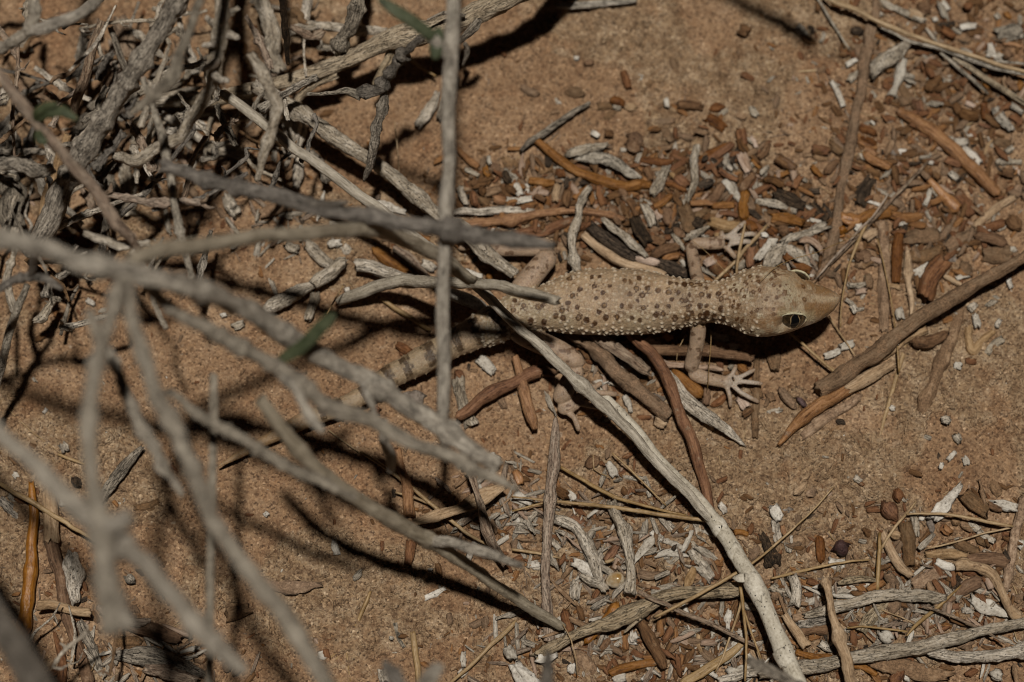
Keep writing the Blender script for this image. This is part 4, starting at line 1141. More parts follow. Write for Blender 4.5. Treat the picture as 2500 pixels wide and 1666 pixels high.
fallen("stick", 'H', [(905, 50), (895, 150), (890, 260), (882, 385)], [66, 84, 70, 56], 'rust', "short red brown stick beside the buried dusty stick", rough=0.07, h=1.2)
fallen("seed_stalk", 'H', [(955, 130), (965, 230), (962, 320), (965, 380), (990, 480), (995, 560), (985, 620)], [18, 50, 76, 40, 40, 44, 20], 'tan', "tan bulging seed stalk below the short red brown stick", cat="seed stalk", rough=0.12, h=1.0)
fallen("twig", 'H', [(1385, 690), (1380, 760), (1395, 830), (1420, 850), (1480, 780), (1560, 715)], [60, 56, 66, 70, 56, 46], 'tan', "forked orange tan twig piece alone on the sand", rough=0.12)
fallen("twig", 'H', [(230, 1450), (330, 1370), (440, 1290), (560, 1220), (640, 1160)], [50, 76, 80, 70, 40], 'sandy', "white grey buried stick with a ring scar under the orange frayed stick", h=0.2, rough=0.1)
straw('z12', [(150, 190, 4.5), (350, 350, 3.6), (600, 580, 3), (830, 770, 2.5), (870, 810, 2)], [30, 40, 44, 50, 40], "thick yellow straw reaching from under the gecko's jaw to the long stick")
straw('H', [(755, 1500), (800, 1330), (860, 1120), (930, 880), (975, 700), (985, 620)], [16, 26, 30, 30, 22, 14], "stiff straw standing down the sand from the long hollow stick")
straw('H', [(905, 1000), (888, 800), (865, 600), (835, 430), (800, 260), (755, 80)], [16, 12, 11, 11, 10, 8], "hair thin straw before the gecko's snout", h=2.5)
straw('z12', [(1710, 790), (1850, 620), (1960, 520), (2150, 320), (2349, 60)], [26, 18, 15, 14, 12], "fine straw forking off the stiff straw")
straw('H', [(500, 690), (505, 560), (520, 440), (560, 260), (600, 160), (650, 20)], [9, 10, 12, 16, 16, 14], "fine bent straw just in front of the snout tip", h=3.0)
straw('H', [(420, 610), (480, 710), (545, 800), (600, 885)], [8, 12, 11, 8], "short fine straw under the gecko's chin", h=1.5)
straw('H', [(325, 365), (430, 240), (560, 100), (660, -10), (720, -70), (830, -230)], [9, 17, 20, 18, 16, 12], "brown straw bundle leaning up beside the gecko's eye", h=3.5, mat='stalk')
straw('H', [(700, -60), (640, 60), (600, 150), (570, 230)], [18, 22, 24, 14], "short straw alongside the leaning bundle", h=3.0)
straw('z9', [(620, 920, 24), (840, 720, 22), (1100, 600, 18), (1430, 510, 14), (1800, 350, 9), (2060, 230, 6)], [7, 9, 9, 11, 11, 10], "long hair thin straw lying over the back of the gecko's head")
straw('z8', [(1720, 930), (1880, 780), (2040, 620), (2180, 440), (2330, 300), (2480, 120)], [44, 50, 54, 54, 54, 40], "straw passing under the toes of the upper front foot", h=2.0)
straw('z9', [(275, 850, 6), (300, 640, 5.5), (340, 420, 5), (385, 200, 5), (405, 100, 5)], [34, 44, 46, 40, 28], "upright yellow straw across the upper front toes")
straw('z8', [(1410, 340, 9), (1600, 490, 8), (1750, 640, 8), (1940, 840, 8)], [7, 8, 8, 6], "hair like straw between the upper front arm and the neck")
straw('z11', [(800, 170, 5), (795, 350, 5), (775, 600, 6), (760, 850, 6), (745, 1020, 4)], [10, 13, 12, 12, 8], "hair like straw in front of the lower front arm")
straw('z11', [(430, 210, 4), (380, 330, 4), (320, 440, 4), (305, 600, 4)], [10, 12, 12, 8], "hair like curved straw behind the lower front arm")

# litter bank above the gecko
fallen("stick", 'C', [(165, 965), (280, 1065), (400, 1150), (480, 1200), (580, 1240), (700, 1275), (800, 1290), (880, 1270), (960, 1280)], [44, 66, 64, 62, 80, 78, 72, 76, 50], 'orange', "long curved orange stick sagging through the litter above the gecko's back", rough=0.10, h=1.8, knots=KN((.87, .2)))
fallen("twig", 'C', [(60, 1040), (120, 985), (200, 930), (330, 840), (440, 765), (540, 710)], [24, 44, 46, 40, 34, 24], 'gray', "slim grey twig leaning at the upper end of the curved orange stick", h=2.2, rough=0.2)
fallen("bark_strip", 'C', [(385, 1065), (480, 1045), (570, 1020), (660, 995)], [56, 64, 56, 24], 'pale', "pale splintered strip lying just over the curved orange stick", flat=0.5, h=2.2, ridge=0.12, cat="bark strip")
fallen("bark_strip", 'C', [(450, 1100), (560, 1085), (650, 1090), (730, 1130), (800, 1180), (880, 1225)], [30, 70, 76, 76, 70, 44], 'ashen', "smooth wavy grey strip lying on the curved orange stick", flat=0.4, h=2.6, rough=0.06, cat="bark strip")
fallen("twig", 'C', [(1275, 1000), (1262, 1090), (1255, 1180), (1262, 1250), (1235, 1330), (1210, 1400)], [50, 56, 60, 56, 44, 16], 'pale', "upright pointed grey white twig in the litter above the gecko's shoulder", h=2.6, rough=0.22)
fallen("twig", 'C', [(1065, 1160), (1030, 1220), (1000, 1280), (960, 1340)], [56, 70, 70, 50], 'pale', "short pale speckled twig at the lower end of the curved orange stick", h=2.6, rough=0.18)
fallen("twig", 'z7', [(2290, -420, 4), (2190, -280, 4.6), (2140, -150, 5), (2125, 0, 5), (2070, 120, 5), (2040, 250, 5), (2030, 400, 5), (2045, 520, 5), (2065, 640, 5), (2110, 780, 4.5)], [100, 120, 110, 90, 110, 124, 110, 110, 150, 110], 'pale', "white speckled twig standing against the gecko's back", rough=0.22, knots=KN((.5, .2), (.85, .2)))
fallen("twig", 'z1', [(330, 1105), (500, 1100), (700, 1110), (900, 1085), (1150, 1080), (1350, 1095), (1490, 1110)], [90, 106, 100, 120, 116, 106, 90], 'pale', "level pale twig above the level orange stick", rough=0.16, h=1.6)
fallen("stick", 'z1', [(490, 1300), (650, 1270), (800, 1265), (1000, 1240), (1170, 1215), (1350, 1170), (1600, 1130), (1850, 1100), (2050, 1080), (2240, 1100), (2450, 1120), (2600, 1150), (2790, 1210)], [130, 160, 130, 130, 170, 130, 120, 110, 120, 110, 100, 110, 60], 'orange', "level orange stick lying under the pale twig above the gecko's hips", rough=0.10, h=2.0, knots=KN((.28, .25)))
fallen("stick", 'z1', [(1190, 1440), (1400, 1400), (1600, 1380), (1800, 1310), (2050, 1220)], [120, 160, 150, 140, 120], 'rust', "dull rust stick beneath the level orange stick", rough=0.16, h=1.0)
fallen("stick", 'z1', [(320, 150), (420, 220), (520, 310), (610, 400), (700, 460)], [80, 80, 90, 110, 80], 'orange', "short orange stick with a rounded end beside the upright jointed stem", rough=0.08, h=1.2)
fallen("stick", 'z8', [(-150, 260), (0, 380), (150, 500), (300, 610), (480, 690), (700, 730), (900, 790), (1030, 830)], [120, 130, 130, 140, 140, 130, 130, 100], 'tan', "long tan brown stick lying along the gecko's back", rough=0.10, h=2.4)
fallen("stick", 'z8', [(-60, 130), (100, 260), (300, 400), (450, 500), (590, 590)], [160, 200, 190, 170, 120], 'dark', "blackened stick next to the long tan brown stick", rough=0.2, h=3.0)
fallen("twig", 'z8', [(125, 30), (230, 130), (370, 220), (470, 300), (560, 400), (660, 480), (760, 570)], [80, 110, 100, 130, 140, 110, 70], 'pale', "pale peeling twig lying over the blackened stick", rough=0.2, h=4.2)
fallen("twig", 'z8', [(590, 590), (720, 620), (840, 640), (930, 660)], [70, 110, 120, 90], 'pink', "pale ringed twig end meeting a dark stick by the gecko's shoulder", rough=0.1, h=3.0)
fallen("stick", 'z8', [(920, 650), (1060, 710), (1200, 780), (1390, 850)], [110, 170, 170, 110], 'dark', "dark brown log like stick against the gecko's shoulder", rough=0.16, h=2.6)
fallen("twig", 'z8', [(1120, 240), (1190, 320), (1250, 400), (1300, 480)], [40, 84, 70, 40], 'pale', "pale tapering twig behind the upper front elbow", h=2.4)
fallen("twig", 'z8', [(1290, 330), (1400, 260), (1530, 200), (1640, 140), (1660, 90)], [60, 110, 90, 40, 16], 'pale', "pale speckled twig with a hooked tip above the upper front forearm", h=2.2)
fallen("bark_strip", 'z9', [(560, 620), (640, 530), (730, 430), (830, 320), (870, 280)], [80, 120, 120, 100, 40], 'white', "pale grey flat strip above the back of the gecko's head", flat=0.5, h=2.0, cat="bark strip")
fallen("bark_strip", 'z9', [(740, 720), (790, 620), (860, 540), (930, 450), (970, 390)], [120, 190, 190, 150, 60], 'pale', "broad grainy pale strip touching the gecko's head", flat=0.4, h=2.6, rough=0.1, cat="bark strip")
fallen("bark_strip", 'z9', [(950, 370), (1080, 300), (1250, 240), (1400, 190), (1570, 120)], [100, 150, 130, 130, 100], 'pale', "rough grey strip running up from the broad pale strip", flat=0.5, h=2.2, rough=0.2, cat="bark strip")
fallen("bark_strip", 'z9', [(1000, 430), (1100, 500), (1200, 570), (1350, 680)], [130, 170, 180, 60], 'pale', "torn grey bark piece beside the gecko's far eye", flat=0.4, h=2.0, rough=0.25, cat="bark strip")
fallen("bark_strip", 'z9', [(1190, 350), (1300, 320), (1400, 370), (1480, 450), (1500, 520)], [60, 110, 120, 100, 40], 'pink', "pinkish curled bark ribbon beside the torn grey bark", flat=0.5, h=2.6, cat="bark strip")
fallen("stick", 'Q', [(745, -30), (735, 130), (705, 220), (700, 320), (670, 420), (660, 520), (640, 650), (610, 760), (585, 880), (560, 1020), (540, 1130), (500, 1300), (480, 1450), (470, 1570), (440, 1700), (390, 1850), (340, 1920)], [50, 60, 76, 80, 80, 76, 70, 66, 76, 84, 76, 60, 70, 80, 84, 76, 50], 'bark',
       "long mottled half buried stick running down from the top edge", rough=0.16, h=0.9)
fallen("stick", 'Q', [(895, 765), (1000, 820), (1100, 880), (1150, 910), (1290, 1050), (1350, 1110), (1450, 1195), (1530, 1280), (1590, 1345)], [60, 80, 84, 92, 84, 80, 92, 84, 60], 'orange', "smooth orange brown stick lying clear with white flakes beside it", rough=0.06, h=1.2, knots=KN((.27, .12), (.55, .12)))
fallen("stick", 'Q', [(1070, 1200), (1130, 1265), (1200, 1340), (1250, 1390), (1310, 1450)], [24, 50, 64, 96, 90], 'amber', "small glossy amber twig with a swollen end", rough=0.10, h=1.0)
straw('Q', [(1110, 1110), (1000, 1225), (900, 1330), (790, 1450), (680, 1570), (560, 1690), (420, 1830)], [16, 24, 26, 26, 24, 22, 18], "straight brown straw slanting from the amber twig to the leaning bundle", h=2.2, mat='stalk')
straw('Q', [(380, -30), (480, 20), (600, 65), (760, 150), (1000, 250), (1200, 320), (1400, 385), (1600, 450), (1800, 505)], [30, 36, 38, 36, 34, 32, 32, 32, 26], "long tan straw along the top of the straw fan", h=4.0)
straw('z5', [(300, 400), (520, 500), (700, 590), (950, 660)], [40, 50, 56, 60], "grey straw at the gathered end of the straw fan", mat='ashen', h=3.0)
straw('z5', [(900, 640), (1150, 700), (1400, 780), (1650, 880), (1900, 970), (2200, 1030), (2400, 1070)], [60, 74, 80, 80, 76, 70, 60], "broad grey straw in the middle of the straw fan", mat='ashen', h=3.2)
straw('z5', [(1150, 760), (1300, 880), (1450, 1010), (1650, 1180), (1840, 1350)], [40, 60, 66, 64, 30], "short grey straw spread lowest from the straw fan", mat='ashen', h=2.2)
straw('z5', [(1330, 830), (1500, 930), (1700, 1060), (1900, 1190), (2100, 1320), (2400, 1510)], [50, 76, 90, 96, 96, 80], "wide tan grey straw spreading below the straw fan", mat='beige', h=2.4)
straw('z5', [(1500, 830), (1700, 880), (2000, 880), (2400, 920)], [30, 44, 40, 40], "upper grey straw in the straw fan", mat='ashen', h=3.0)
straw('Q', [(-40, 518), (100, 502), (290, 488), (420, 482)], [16, 22, 20, 14], "lone short straw lying level on the upper sand")
straw('Q', [(330, -30), (400, 90), (480, 215), (565, 345)], [16, 22, 18, 12], "thin grey straw near the top of the long mottled stick", mat='ashen', h=2.0)
fallen("bark_lump", 'Q', [(715, 530), (760, 450), (830, 400), (900, 350), (960, 300)], [40, 110, 130, 100, 60], 'pale', "chunky pale grey bark lump beside the long mottled stick", rough=0.3, h=2.2, cat="bark lump")
fallen("bone_like_twig", 'Q', [(945, 405), (915, 470), (905, 530), (880, 600), (850, 665)], [40, 80, 84, 44, 80], 'white', "bone shaped white twig below the chunky bark lump", rough=0.14, h=1.4, cat="twig")
straw('B', [(955, 840, 4), (970, 960, 4), (980, 1080, 4), (990, 1210, 4)], [7, 8, 8, 6], "hair thin straw in the shade behind the pale flaking branch")
straw('B', [(1060, 410, 3), (1130, 460, 3), (1240, 525, 3)], [22, 24, 14], "small straw under the dark curved twig")
fallen("twig", 'C', [(310, 45), (420, 40), (560, 30), (700, 15), (860, 5)], [30, 50, 56, 50, 26], 'ashen', "pale curved twig lying at the top edge of the open sand", h=1.5)
fallen("twig", 'C', [(690, 120), (660, 170), (632, 225)], [26, 30, 22], 'gray', "tiny grey twig under the pale curved twig at the top")
def over_shadow(shadow_pts, heights):
    """points of a branch that stand where the lamp throws its shade on the given places of the photograph"""
    sl = np.array([math.cos(SUN_ELEVATION) * math.sin(SUN_AZIMUTH), math.cos(SUN_ELEVATION) * math.cos(SUN_AZIMUTH), math.sin(SUN_ELEVATION)])
    out = []
    for (u, v), h in zip(shadow_pts, heights):
        q = at_ground(u, v, 0)
        out.append(q + sl * (h * MM / sl[2]))
    return np.array(out)
_P = over_shadow([(1640, -70), (1750, -20), (1850, 30), (1930, 70), (1985, 108)], [78, 76, 74, 72, 70])
_P = np.vstack([[_P[0][0] - 0.075, _P[0][1] + 0.10, 0.0], [_P[0][0] - 0.06, _P[0][1] + 0.075, 0.035], [_P[0][0] - 0.03, _P[0][1] + 0.03, 0.070], _P])
_V, _F, _tw = tube(_P, np.array([2.2, 2.0, 1.7, 1.3, 1.3, 1.4, 1.7, 1.5]) * MM, seg=16, step=0.0005, rough=0.12, plates=0.05, seed=77)
_o = link_mesh("dead_branch", _V, _F, MATS['stalk'], origin=_P[0], tw=_tw)
tag(_o, "brown branch tip reaching in above the top edge and shading the bare sand", "dead branch", GB)

# under and beside the shrub
fallen("broken_twig", 'F', [(50, 590), (110, 545), (200, 500), (300, 445), (390, 400)], [46, 90, 106, 100, 60], 'pale', "pale weathered twig with a broken end lying near the green leaf", rough=0.16, h=3.0)
fallen("broken_twig", 'F', [(390, 400), (450, 350), (530, 300), (590, 240), (620, 220)], [80, 100, 96, 76, 30], 'pale', "pale weathered twig segment between two broken ends", rough=0.18, h=4.0)
fallen("broken_twig", 'F', [(690, 262), (780, 270), (880, 310), (1000, 345), (1100, 360)], [90, 104, 96, 70, 50], 'pale', "pale smooth twig with a rounded end beside the grooved grey twig", rough=0.08, h=4.0)
fallen("broken_twig", 'F', [(410, 450), (395, 530), (370, 600), (355, 640)], [70, 64, 66, 50], 'pale', "small upright pale twig stub below the weathered twig", rough=0.2, h=1.5)
fallen("broken_twig", 'F', [(1300, 440, 7), (1380, 475, 7), (1470, 510, 7), (1540, 540, 6.5), (1605, 572, 6)], [90, 100, 96, 76, 20], 'white', "white speckled stick tip tapering to a point above the gecko's tail base", rough=0.08)
fallen("twig", 'F', [(340, 90), (400, 160), (460, 220), (530, 270)], [60, 84, 84, 60], 'pale', "pale grainy twig piece behind the arching grey branch", h=1.5)
fallen("stick", 'F', [(810, 150), (890, 205), (970, 260), (1050, 310)], [60, 96, 90, 50], 'orange', "short orange stick in the shade above the smooth pale twig", h=1.2, rough=0.1)
fallen("stick", 'F', [(950, 140), (1040, 200), (1100, 260), (1180, 340)], [50, 60, 60, 40], 'stalk', "thin brown stick beside the short orange stick in the shade", h=1.2)
straw('F', [(860, 490), (960, 560), (1060, 620), (1200, 710)], [26, 34, 36, 26], "brown straw in the shade above the gecko's tail", h=1.2)
straw('F', [(490, 600, 9), (540, 510, 9), (600, 400, 9)], [10, 12, 8], "thin straw in front of the weathered twig segment")
fallen("twig", 'A', [(1115, 785), (1190, 835), (1260, 880), (1330, 930), (1420, 990)], [50, 60, 60, 66, 50], 'pale', "slim pale twig on the dark ground behind the hooked branch", h=2.5)
fallen("twig", 'A', [(1430, 1000), (1500, 1020), (1570, 1040), (1640, 1060), (1740, 1100)], [70, 90, 84, 80, 60], 'pale', "ringed pale twig continuing past the slim one", h=2.0, rough=0.28)
fallen("bark_curl", 'A', [(850, 1160), (880, 1230), (900, 1300), (880, 1400), (900, 1490)], [60, 80, 100, 60, 120], 'pale', "shrivelled pale curl under the hooked branch", rough=0.4, h=1.5, cat="bark curl")
fallen("bark_curl", 'A', [(700, 1290), (760, 1360), (820, 1420), (900, 1460)], [40, 84, 110, 60], 'gray', "shrivelled grey curl beside the brown twig's lower end", rough=0.4, h=1.5, cat="bark curl")
fallen("bark_slab", 'A', [(60, 880), (70, 1000), (100, 1120), (60, 1200)], [120, 180, 170, 80], 'gray', "wide grey cracked bark slab near the edge", flat=0.4, rough=0.25, h=5, cat="bark slab")
fallen("bark_slab", 'A', [(30, 1220), (80, 1340), (60, 1480), (110, 1580)], [140, 180, 170, 140], 'gray', "long wrinkled bark slab below the cracked one", flat=0.4, rough=0.3, h=5, cat="bark slab")
fallen("bark_slab", 'A', [(520, 960), (600, 850), (680, 760), (760, 640)], [110, 130, 130, 60], 'gray', "ragged grey bark slab behind the thickest branch", flat=0.5, rough=0.3, h=6, cat="bark slab")
fallen("bark_slab", 'A', [(820, 130), (860, 230), (880, 330), (900, 420)], [100, 130, 110, 60], 'stalk', "brown bark slab in the deep shade near the top", flat=0.6, rough=0.2, h=7, cat="bark slab")
fallen("twig", 'A', [(760, 190), (790, 280), (830, 380), (870, 480)], [36, 44, 44, 40], 'gray', "thin grey twig against the brown bark slab", h=14)
fallen("twig", 'A', [(800, 450), (780, 560), (750, 680), (720, 760)], [30, 40, 44, 30], 'gray', "thin ragged twig hanging behind the thickest branch", h=12, rough=0.3)
fallen("bark_slab", 'A', [(1060, 700), (1150, 690), (1250, 680), (1320, 690)], [80, 110, 110, 60], 'pale', "pale rounded wood end behind the hooked branch", rough=0.15, h=6, cat="bark slab")
fallen("bark_curl", 'A', [(1560, 1350), (1600, 1430), (1640, 1480)], [60, 90, 60], 'pale', "small crumpled pale flake in shade above the dark tapering branch", rough=0.45, h=1.5, cat="bark curl")
fallen("bark_curl", 'B', [(210, 800), (240, 880), (230, 960), (250, 1040)], [70, 120, 110, 60], 'pale', "flaky pale curl hanging under the flaking branch", rough=0.4, h=6, cat="bark curl")
fallen("twig", 'B', [(310, 840), (320, 920), (290, 1000), (240, 1090), (195, 1150)], [44, 60, 64, 56, 30], 'pale', "twisted pale twig below the flaky curl", rough=0.35, h=4)
fallen("twig", 'B', [(290, 1080), (295, 1160), (290, 1230), (280, 1300)], [50, 66, 60, 40], 'pale', "small pale twig at the end of the twisted one", rough=0.35, h=2.5)
fallen("bark_curl", 'B', [(30, 1480), (100, 1450), (180, 1420), (240, 1440)], [60, 100, 90, 40], 'sandy', "earthy curled flake below the knobbly crooked twig", flat=0.5, h=1.5, cat="bark curl")
fallen("twig", 'B', [(800, 1400), (860, 1420), (930, 1440), (1030, 1470)], [50, 76, 60, 40], 'white', "white flaked twig behind the straight pale twig", rough=0.35, h=1.5)
fallen("bark_curl", 'B', [(1110, 870), (1170, 800), (1220, 720), (1250, 640)], [60, 80, 60, 40], 'pale', "pale leaf like curl beside the upright jointed stem", flat=0.5, h=2, rough=0.25, cat="bark curl")
fallen("twig", 'B', [(1260, 820), (1290, 720), (1330, 640), (1390, 540)], [40, 50, 50, 40], 'gray', "grey twig piece hidden behind the upright jointed stem", h=2, rough=0.2)
fallen("twig", 'B', [(1400, 290, 26), (1450, 240, 28), (1510, 180, 30), (1540, 140, 31)], [30, 50, 60, 50], 'gray', "grey stub on the lower side of the thick beige branch", rough=0.15)
fallen("twig", 'B', [(1425, 460, 10), (1450, 390, 12), (1455, 330, 14), (1440, 300, 16)], [16, 36, 40, 24], 'gray', "small pointed grey shoot under the thick beige branch", rough=0.15)

# bottom left
fallen("stick", 'I', [(215, 190), (222, 300), (232, 430), (215, 600), (220, 730), (210, 830), (195, 960), (180, 1080), (165, 1180), (140, 1285)], [40, 56, 70, 74, 84, 96, 88, 84, 104, 70], 'amber', "jointed amber stick lying upright on the sand in the bottom corner", rough=0.06, h=1.6, knots=KN((.56, .18), (.76, .14), (.9, .15)))
fallen("stick", 'I', [(355, 600), (380, 720), (410, 820), (430, 950), (470, 1130), (510, 1260), (560, 1400), (610, 1580)], [90, 96, 90, 84, 80, 76, 80, 84], 'brown', "long plain brown stick beside the jointed amber stick", rough=0.08, h=1.8)
fallen("stick", 'I', [(330, 250), (340, 360), (345, 480), (360, 610)], [90, 110, 110, 116], 'tan', "grooved tan stick capping the long brown stick", rough=0.08, ridge=0.12, nridge=8, h=2.2)
fallen("bark_curl", 'I', [(500, 670), (490, 740), (500, 830), (500, 930), (520, 1030)], [70, 90, 120, 90, 60], 'pale', "folded grey curl beside the long brown stick", rough=0.25, h=1.6, cat="bark curl", knots=KN((.2, .2), (.5, .2)))
fallen("twig", 'I', [(260, 1040), (340, 1035), (430, 1050), (520, 1080), (620, 1090)], [76, 70, 66, 60, 60], 'tan', "tan crosspiece lying over the long brown stick", h=4.0, rough=0.12)
fallen("bark_slab", 'I', [(850, 1150), (960, 1190), (1100, 1230), (1240, 1280)], [80, 110, 120, 60], 'brown', "flat brown bark slab under the thick stump", flat=0.4, h=2, rough=0.15, cat="bark slab")
fallen("bark_slab", 'I', [(800, 1380), (950, 1390), (1150, 1430), (1390, 1510)], [70, 130, 140, 60], 'gray', "fibrous grey bark slab along the bottom", flat=0.45, h=2, rough=0.2, cat="bark slab")
fallen("bark_slab", 'I', [(1000, 1470), (1150, 1500), (1350, 1570)], [60, 110, 90], 'stalk', "ragged wood slab at the bottom edge under the grey one", flat=0.45, h=3, rough=0.25, cat="bark slab")
fallen("stick", 'I', [(375, 1225), (400, 1310), (425, 1400), (430, 1480), (420, 1580)], [24, 44, 60, 70, 70], 'rust', "small upright rust stick near the bottom corner", rough=0.12, h=1.2)
fallen("twig", 'I', [(540, 1150), (590, 1240), (640, 1340), (690, 1470)], [56, 70, 66, 60], 'gray', "fibrous grey twig beside the foot of the brown stick", rough=0.2, h=1.2)
fallen("bark_curl", 'I', [(680, 330), (740, 240), (830, 120), (920, 10), (980, -50)], [40, 76, 80, 70, 30], 'gray', "curved grey bark shell standing on its edge", flat=0.6, rough=0.15, h=2.5, cat="bark curl")
fallen("twig", 'I', [(0, 310), (60, 360), (120, 420), (170, 460)], [60, 70, 50, 20], 'gray', "frayed grey fibre piece at the edge beside the amber stick", flat=0.5, rough=0.25, h=1.0)
straw('I', [(-20, 190), (150, 290), (300, 375), (450, 470), (540, 525), (650, 590)], [26, 36, 38, 36, 30, 20], "dark edged straw crossing over the jointed amber stick", h=3.6)
straw('E', [(60, 1260), (230, 1420), (420, 1560)], [7, 8, 7], "hair thin straw on the sand near the edge", h=0.8)
straw('I', [(400, 0), (490, 35), (600, 75)], [20, 26, 16], "short straw beneath the blurred knotty branch", h=0.8)

# bottom middle
fallen("bark_strip", 'J', [(10, 865), (90, 900), (200, 915), (310, 905), (430, 895)], [50, 70, 90, 80, 40], 'sandy', "ragged grey flake standing out of the bare sand", flat=0.5, h=1.0, rough=0.3, cat="bark strip")
fallen("stick", 'J', [(970, -40), (1000, 100), (1030, 200), (1045, 300), (1055, 420)], [60, 60, 66, 70, 90], 'orange', "orange brown stick standing behind the sloping tan branch", rough=0.1, h=2.5, knots=KN((.65, .2)))
fallen("stick", 'J', [(1070, 600), (1060, 680), (1045, 760)], [76, 70, 50], 'rust', "short rust stub showing below the sloping tan branch", rough=0.1, h=1.5)
fallen("dead_leaf", 'J', [(1090, 470, 5), (1250, 420, 5), (1400, 370, 5), (1560, 290, 5), (1710, 215, 5)], [50, 84, 70, 120, 50], 'tan', "folded tan leaf behind the frayed pale stalk", flat=0.4, rough=0.12, cat="leaf")
fallen("stalk", 'J', [(1450, 70, 7), (1490, 170, 7), (1530, 280, 6.5), (1550, 380, 6), (1590, 520, 5.5), (1640, 640, 5), (1720, 760, 4.5)], [30, 50, 40, 56, 70, 66, 50], 'stalk', "frayed pale stalk standing over the folded tan leaf", ridge=0.15, nridge=6, cat="stalk")
fallen("straw_stub", 'J', [(1080, 1225), (1095, 1330), (1110, 1450), (1125, 1600)], [40, 44, 46, 46], 'straw', "short cut yellow straw stub standing at the bottom edge", seg=10, rough=0.04, h=2, cat="straw")
straw('J', [(790, 940), (760, 1010), (700, 1150), (610, 1320), (530, 1390), (440, 1450)], [16, 30, 26, 22, 18, 14], "bent straw on the bare sand at the bottom")
straw('J', [(600, 1330), (560, 1400), (480, 1480)], [14, 14, 10], "short straw beside the bent straw")
straw('J', [(620, 1340), (635, 1450), (650, 1560)], [10, 14, 12], "thin upright straw below the bent straw")
straw('J', [(1790, 1150), (1690, 1250), (1600, 1330), (1480, 1450), (1330, 1580)], [34, 34, 32, 28, 22], "straight straw slanting across the tip of the sloping tan branch", h=1.5)
straw('J', [(720, -20), (860, 70), (1000, 170), (1160, 300), (1300, 420), (1450, 540), (1600, 625)], [20, 24, 26, 28, 28, 26, 16], "long straw passing under the folded tan leaf", h=2.5)
straw('J', [(960, 260), (1100, 300), (1230, 360)], [14, 20, 12], "short straw lying against the long one by the tan leaf", h=2.0)
straw('F', [(500, 1400), (620, 1490), (740, 1570)], [10, 12, 10], "brown hair straw beneath the tan branch's upper end", h=0.8)

# bottom right
fallen("stalk", 'K', [(300, -250, 5), (295, -100, 5), (285, 60, 5), (275, 180, 5), (265, 320, 4.8), (245, 480, 4.4), (240, 650, 4), (232, 800, 3.4), (235, 940, 2.8), (245, 1100, 2), (260, 1290, 1.2)], [30, 66, 76, 72, 80, 66, 62, 58, 60, 70, 76], 'stalk', "upright fibrous brown stalk with frayed top below the hind foot", ridge=0.14, nridge=8, rough=0.08, knots=KN((.24, .12), (.36, .2)), cat="stalk")
fallen("twig", 'K', [(290, 440), (360, 460), (430, 490), (490, 560), (530, 640), (555, 720), (580, 800), (615, 900)], [50, 76, 76, 70, 76, 76, 70, 50], 'pale', "white curved jointed twig leading to the resin bead", rough=0.16, h=2.2, knots=KN((.5, .15), (.75, .18)))
fallen("twig", 'K', [(680, 320), (705, 400), (735, 460), (770, 520), (780, 590), (800, 680), (815, 770), (820, 860), (810, 960)], [70, 80, 76, 90, 76, 70, 66, 76, 90], 'pale', "white speckled upright twig standing behind the resin bead", rough=0.18, h=2.5, knots=KN((.35, .2)))
fallen("twig", 'K', [(480, 840), (540, 870), (600, 890), (650, 940)], [50, 70, 70, 60], 'pale', "short pale twig meeting the curved jointed twig", h=2.0)
fallen("twig", 'K', [(430, 870), (435, 940), (430, 1000)], [56, 76, 66], 'pale', "stubby pale twig end below the short pale twig", h=1.2, ridge=0.15)
b_ = stick("resin_bead", 'K', [(640, 880), (690, 870), (740, 865), (775, 880)], [70, 110, 124, 70], 'resin', "glossy honey coloured resin bead between two white twigs", "resin bead", seg=20, rough=0.10, ragged=0, round_ends=True, h=2.2, step=0.0003)
fallen("stick", 'K', [(725, 1020), (700, 1070), (680, 1110), (640, 1150), (600, 1190), (540, 1260), (500, 1300)], [60, 90, 84, 86, 80, 60, 50], 'amber', "glossy amber pod like stick under the long cream stick", rough=0.08, h=1.8, round_ends=True, knots=KN((.4, -.12)))
o = fallen("stick", 'K', [(165, 1395, 3), (260, 1340, 3.4), (380, 1275, 3.8), (500, 1220, 4), (650, 1165, 4.2), (790, 1110, 4.3), (920, 1040, 4.2), (1060, 980, 4), (1200, 955, 3.8), (1400, 935, 3.6), (1570, 930, 3.4)], [70, 84, 76, 76, 90, 130, 110, 90, 80, 96, 90], 'beige',
           "long cream split stick slanting between the fibrous stalk and the white jointed stem", flat=0.6, ridge=0.14, nridge=8, rough=0.14, ragged=1.0)
side(o, 'K', [(880, 1120, 4), (830, 1170, 3.6), (790, 1210, 3), (772, 1228, 2.4)], [50, 30, 20, 14], 'beige', name="splinter")
fallen("stick", 'K', [(880, 1140, 2), (920, 1220, 2), (945, 1260, 2), (985, 1330, 1.9), (1020, 1400, 1.7), (1050, 1470, 1.4)], [60, 76, 84, 84, 90, 56], 'brown', "jointed brown stick hanging below the long cream stick", rough=0.07, knots=KN((.35, .12)))
fallen("stick", 'K', [(665, 1510), (740, 1480), (850, 1455), (930, 1440), (1000, 1430)], [50, 64, 64, 60, 50], 'orange', "straight burnt orange stick at the bottom", rough=0.06, h=1.4)
straw('K', [(870, 945, 6), (960, 990, 6), (1100, 1050, 5.5), (1250, 1120, 5), (1420, 1190, 4.5), (1580, 1270, 4), (1700, 1330, 3.5)], [26, 36, 34, 34, 34, 32, 24], "stiff grey brown straw crossing over the long cream stick", mat='stalk')
straw('K', [(985, 1120, 5), (1100, 1065, 6), (1250, 985, 6.5), (1400, 900, 6.5), (1530, 825, 6), (1660, 745, 4.5), (1800, 640, 3)], [18, 24, 26, 26, 24, 18, 12], "golden straw crossing over the stiff grey brown straw")
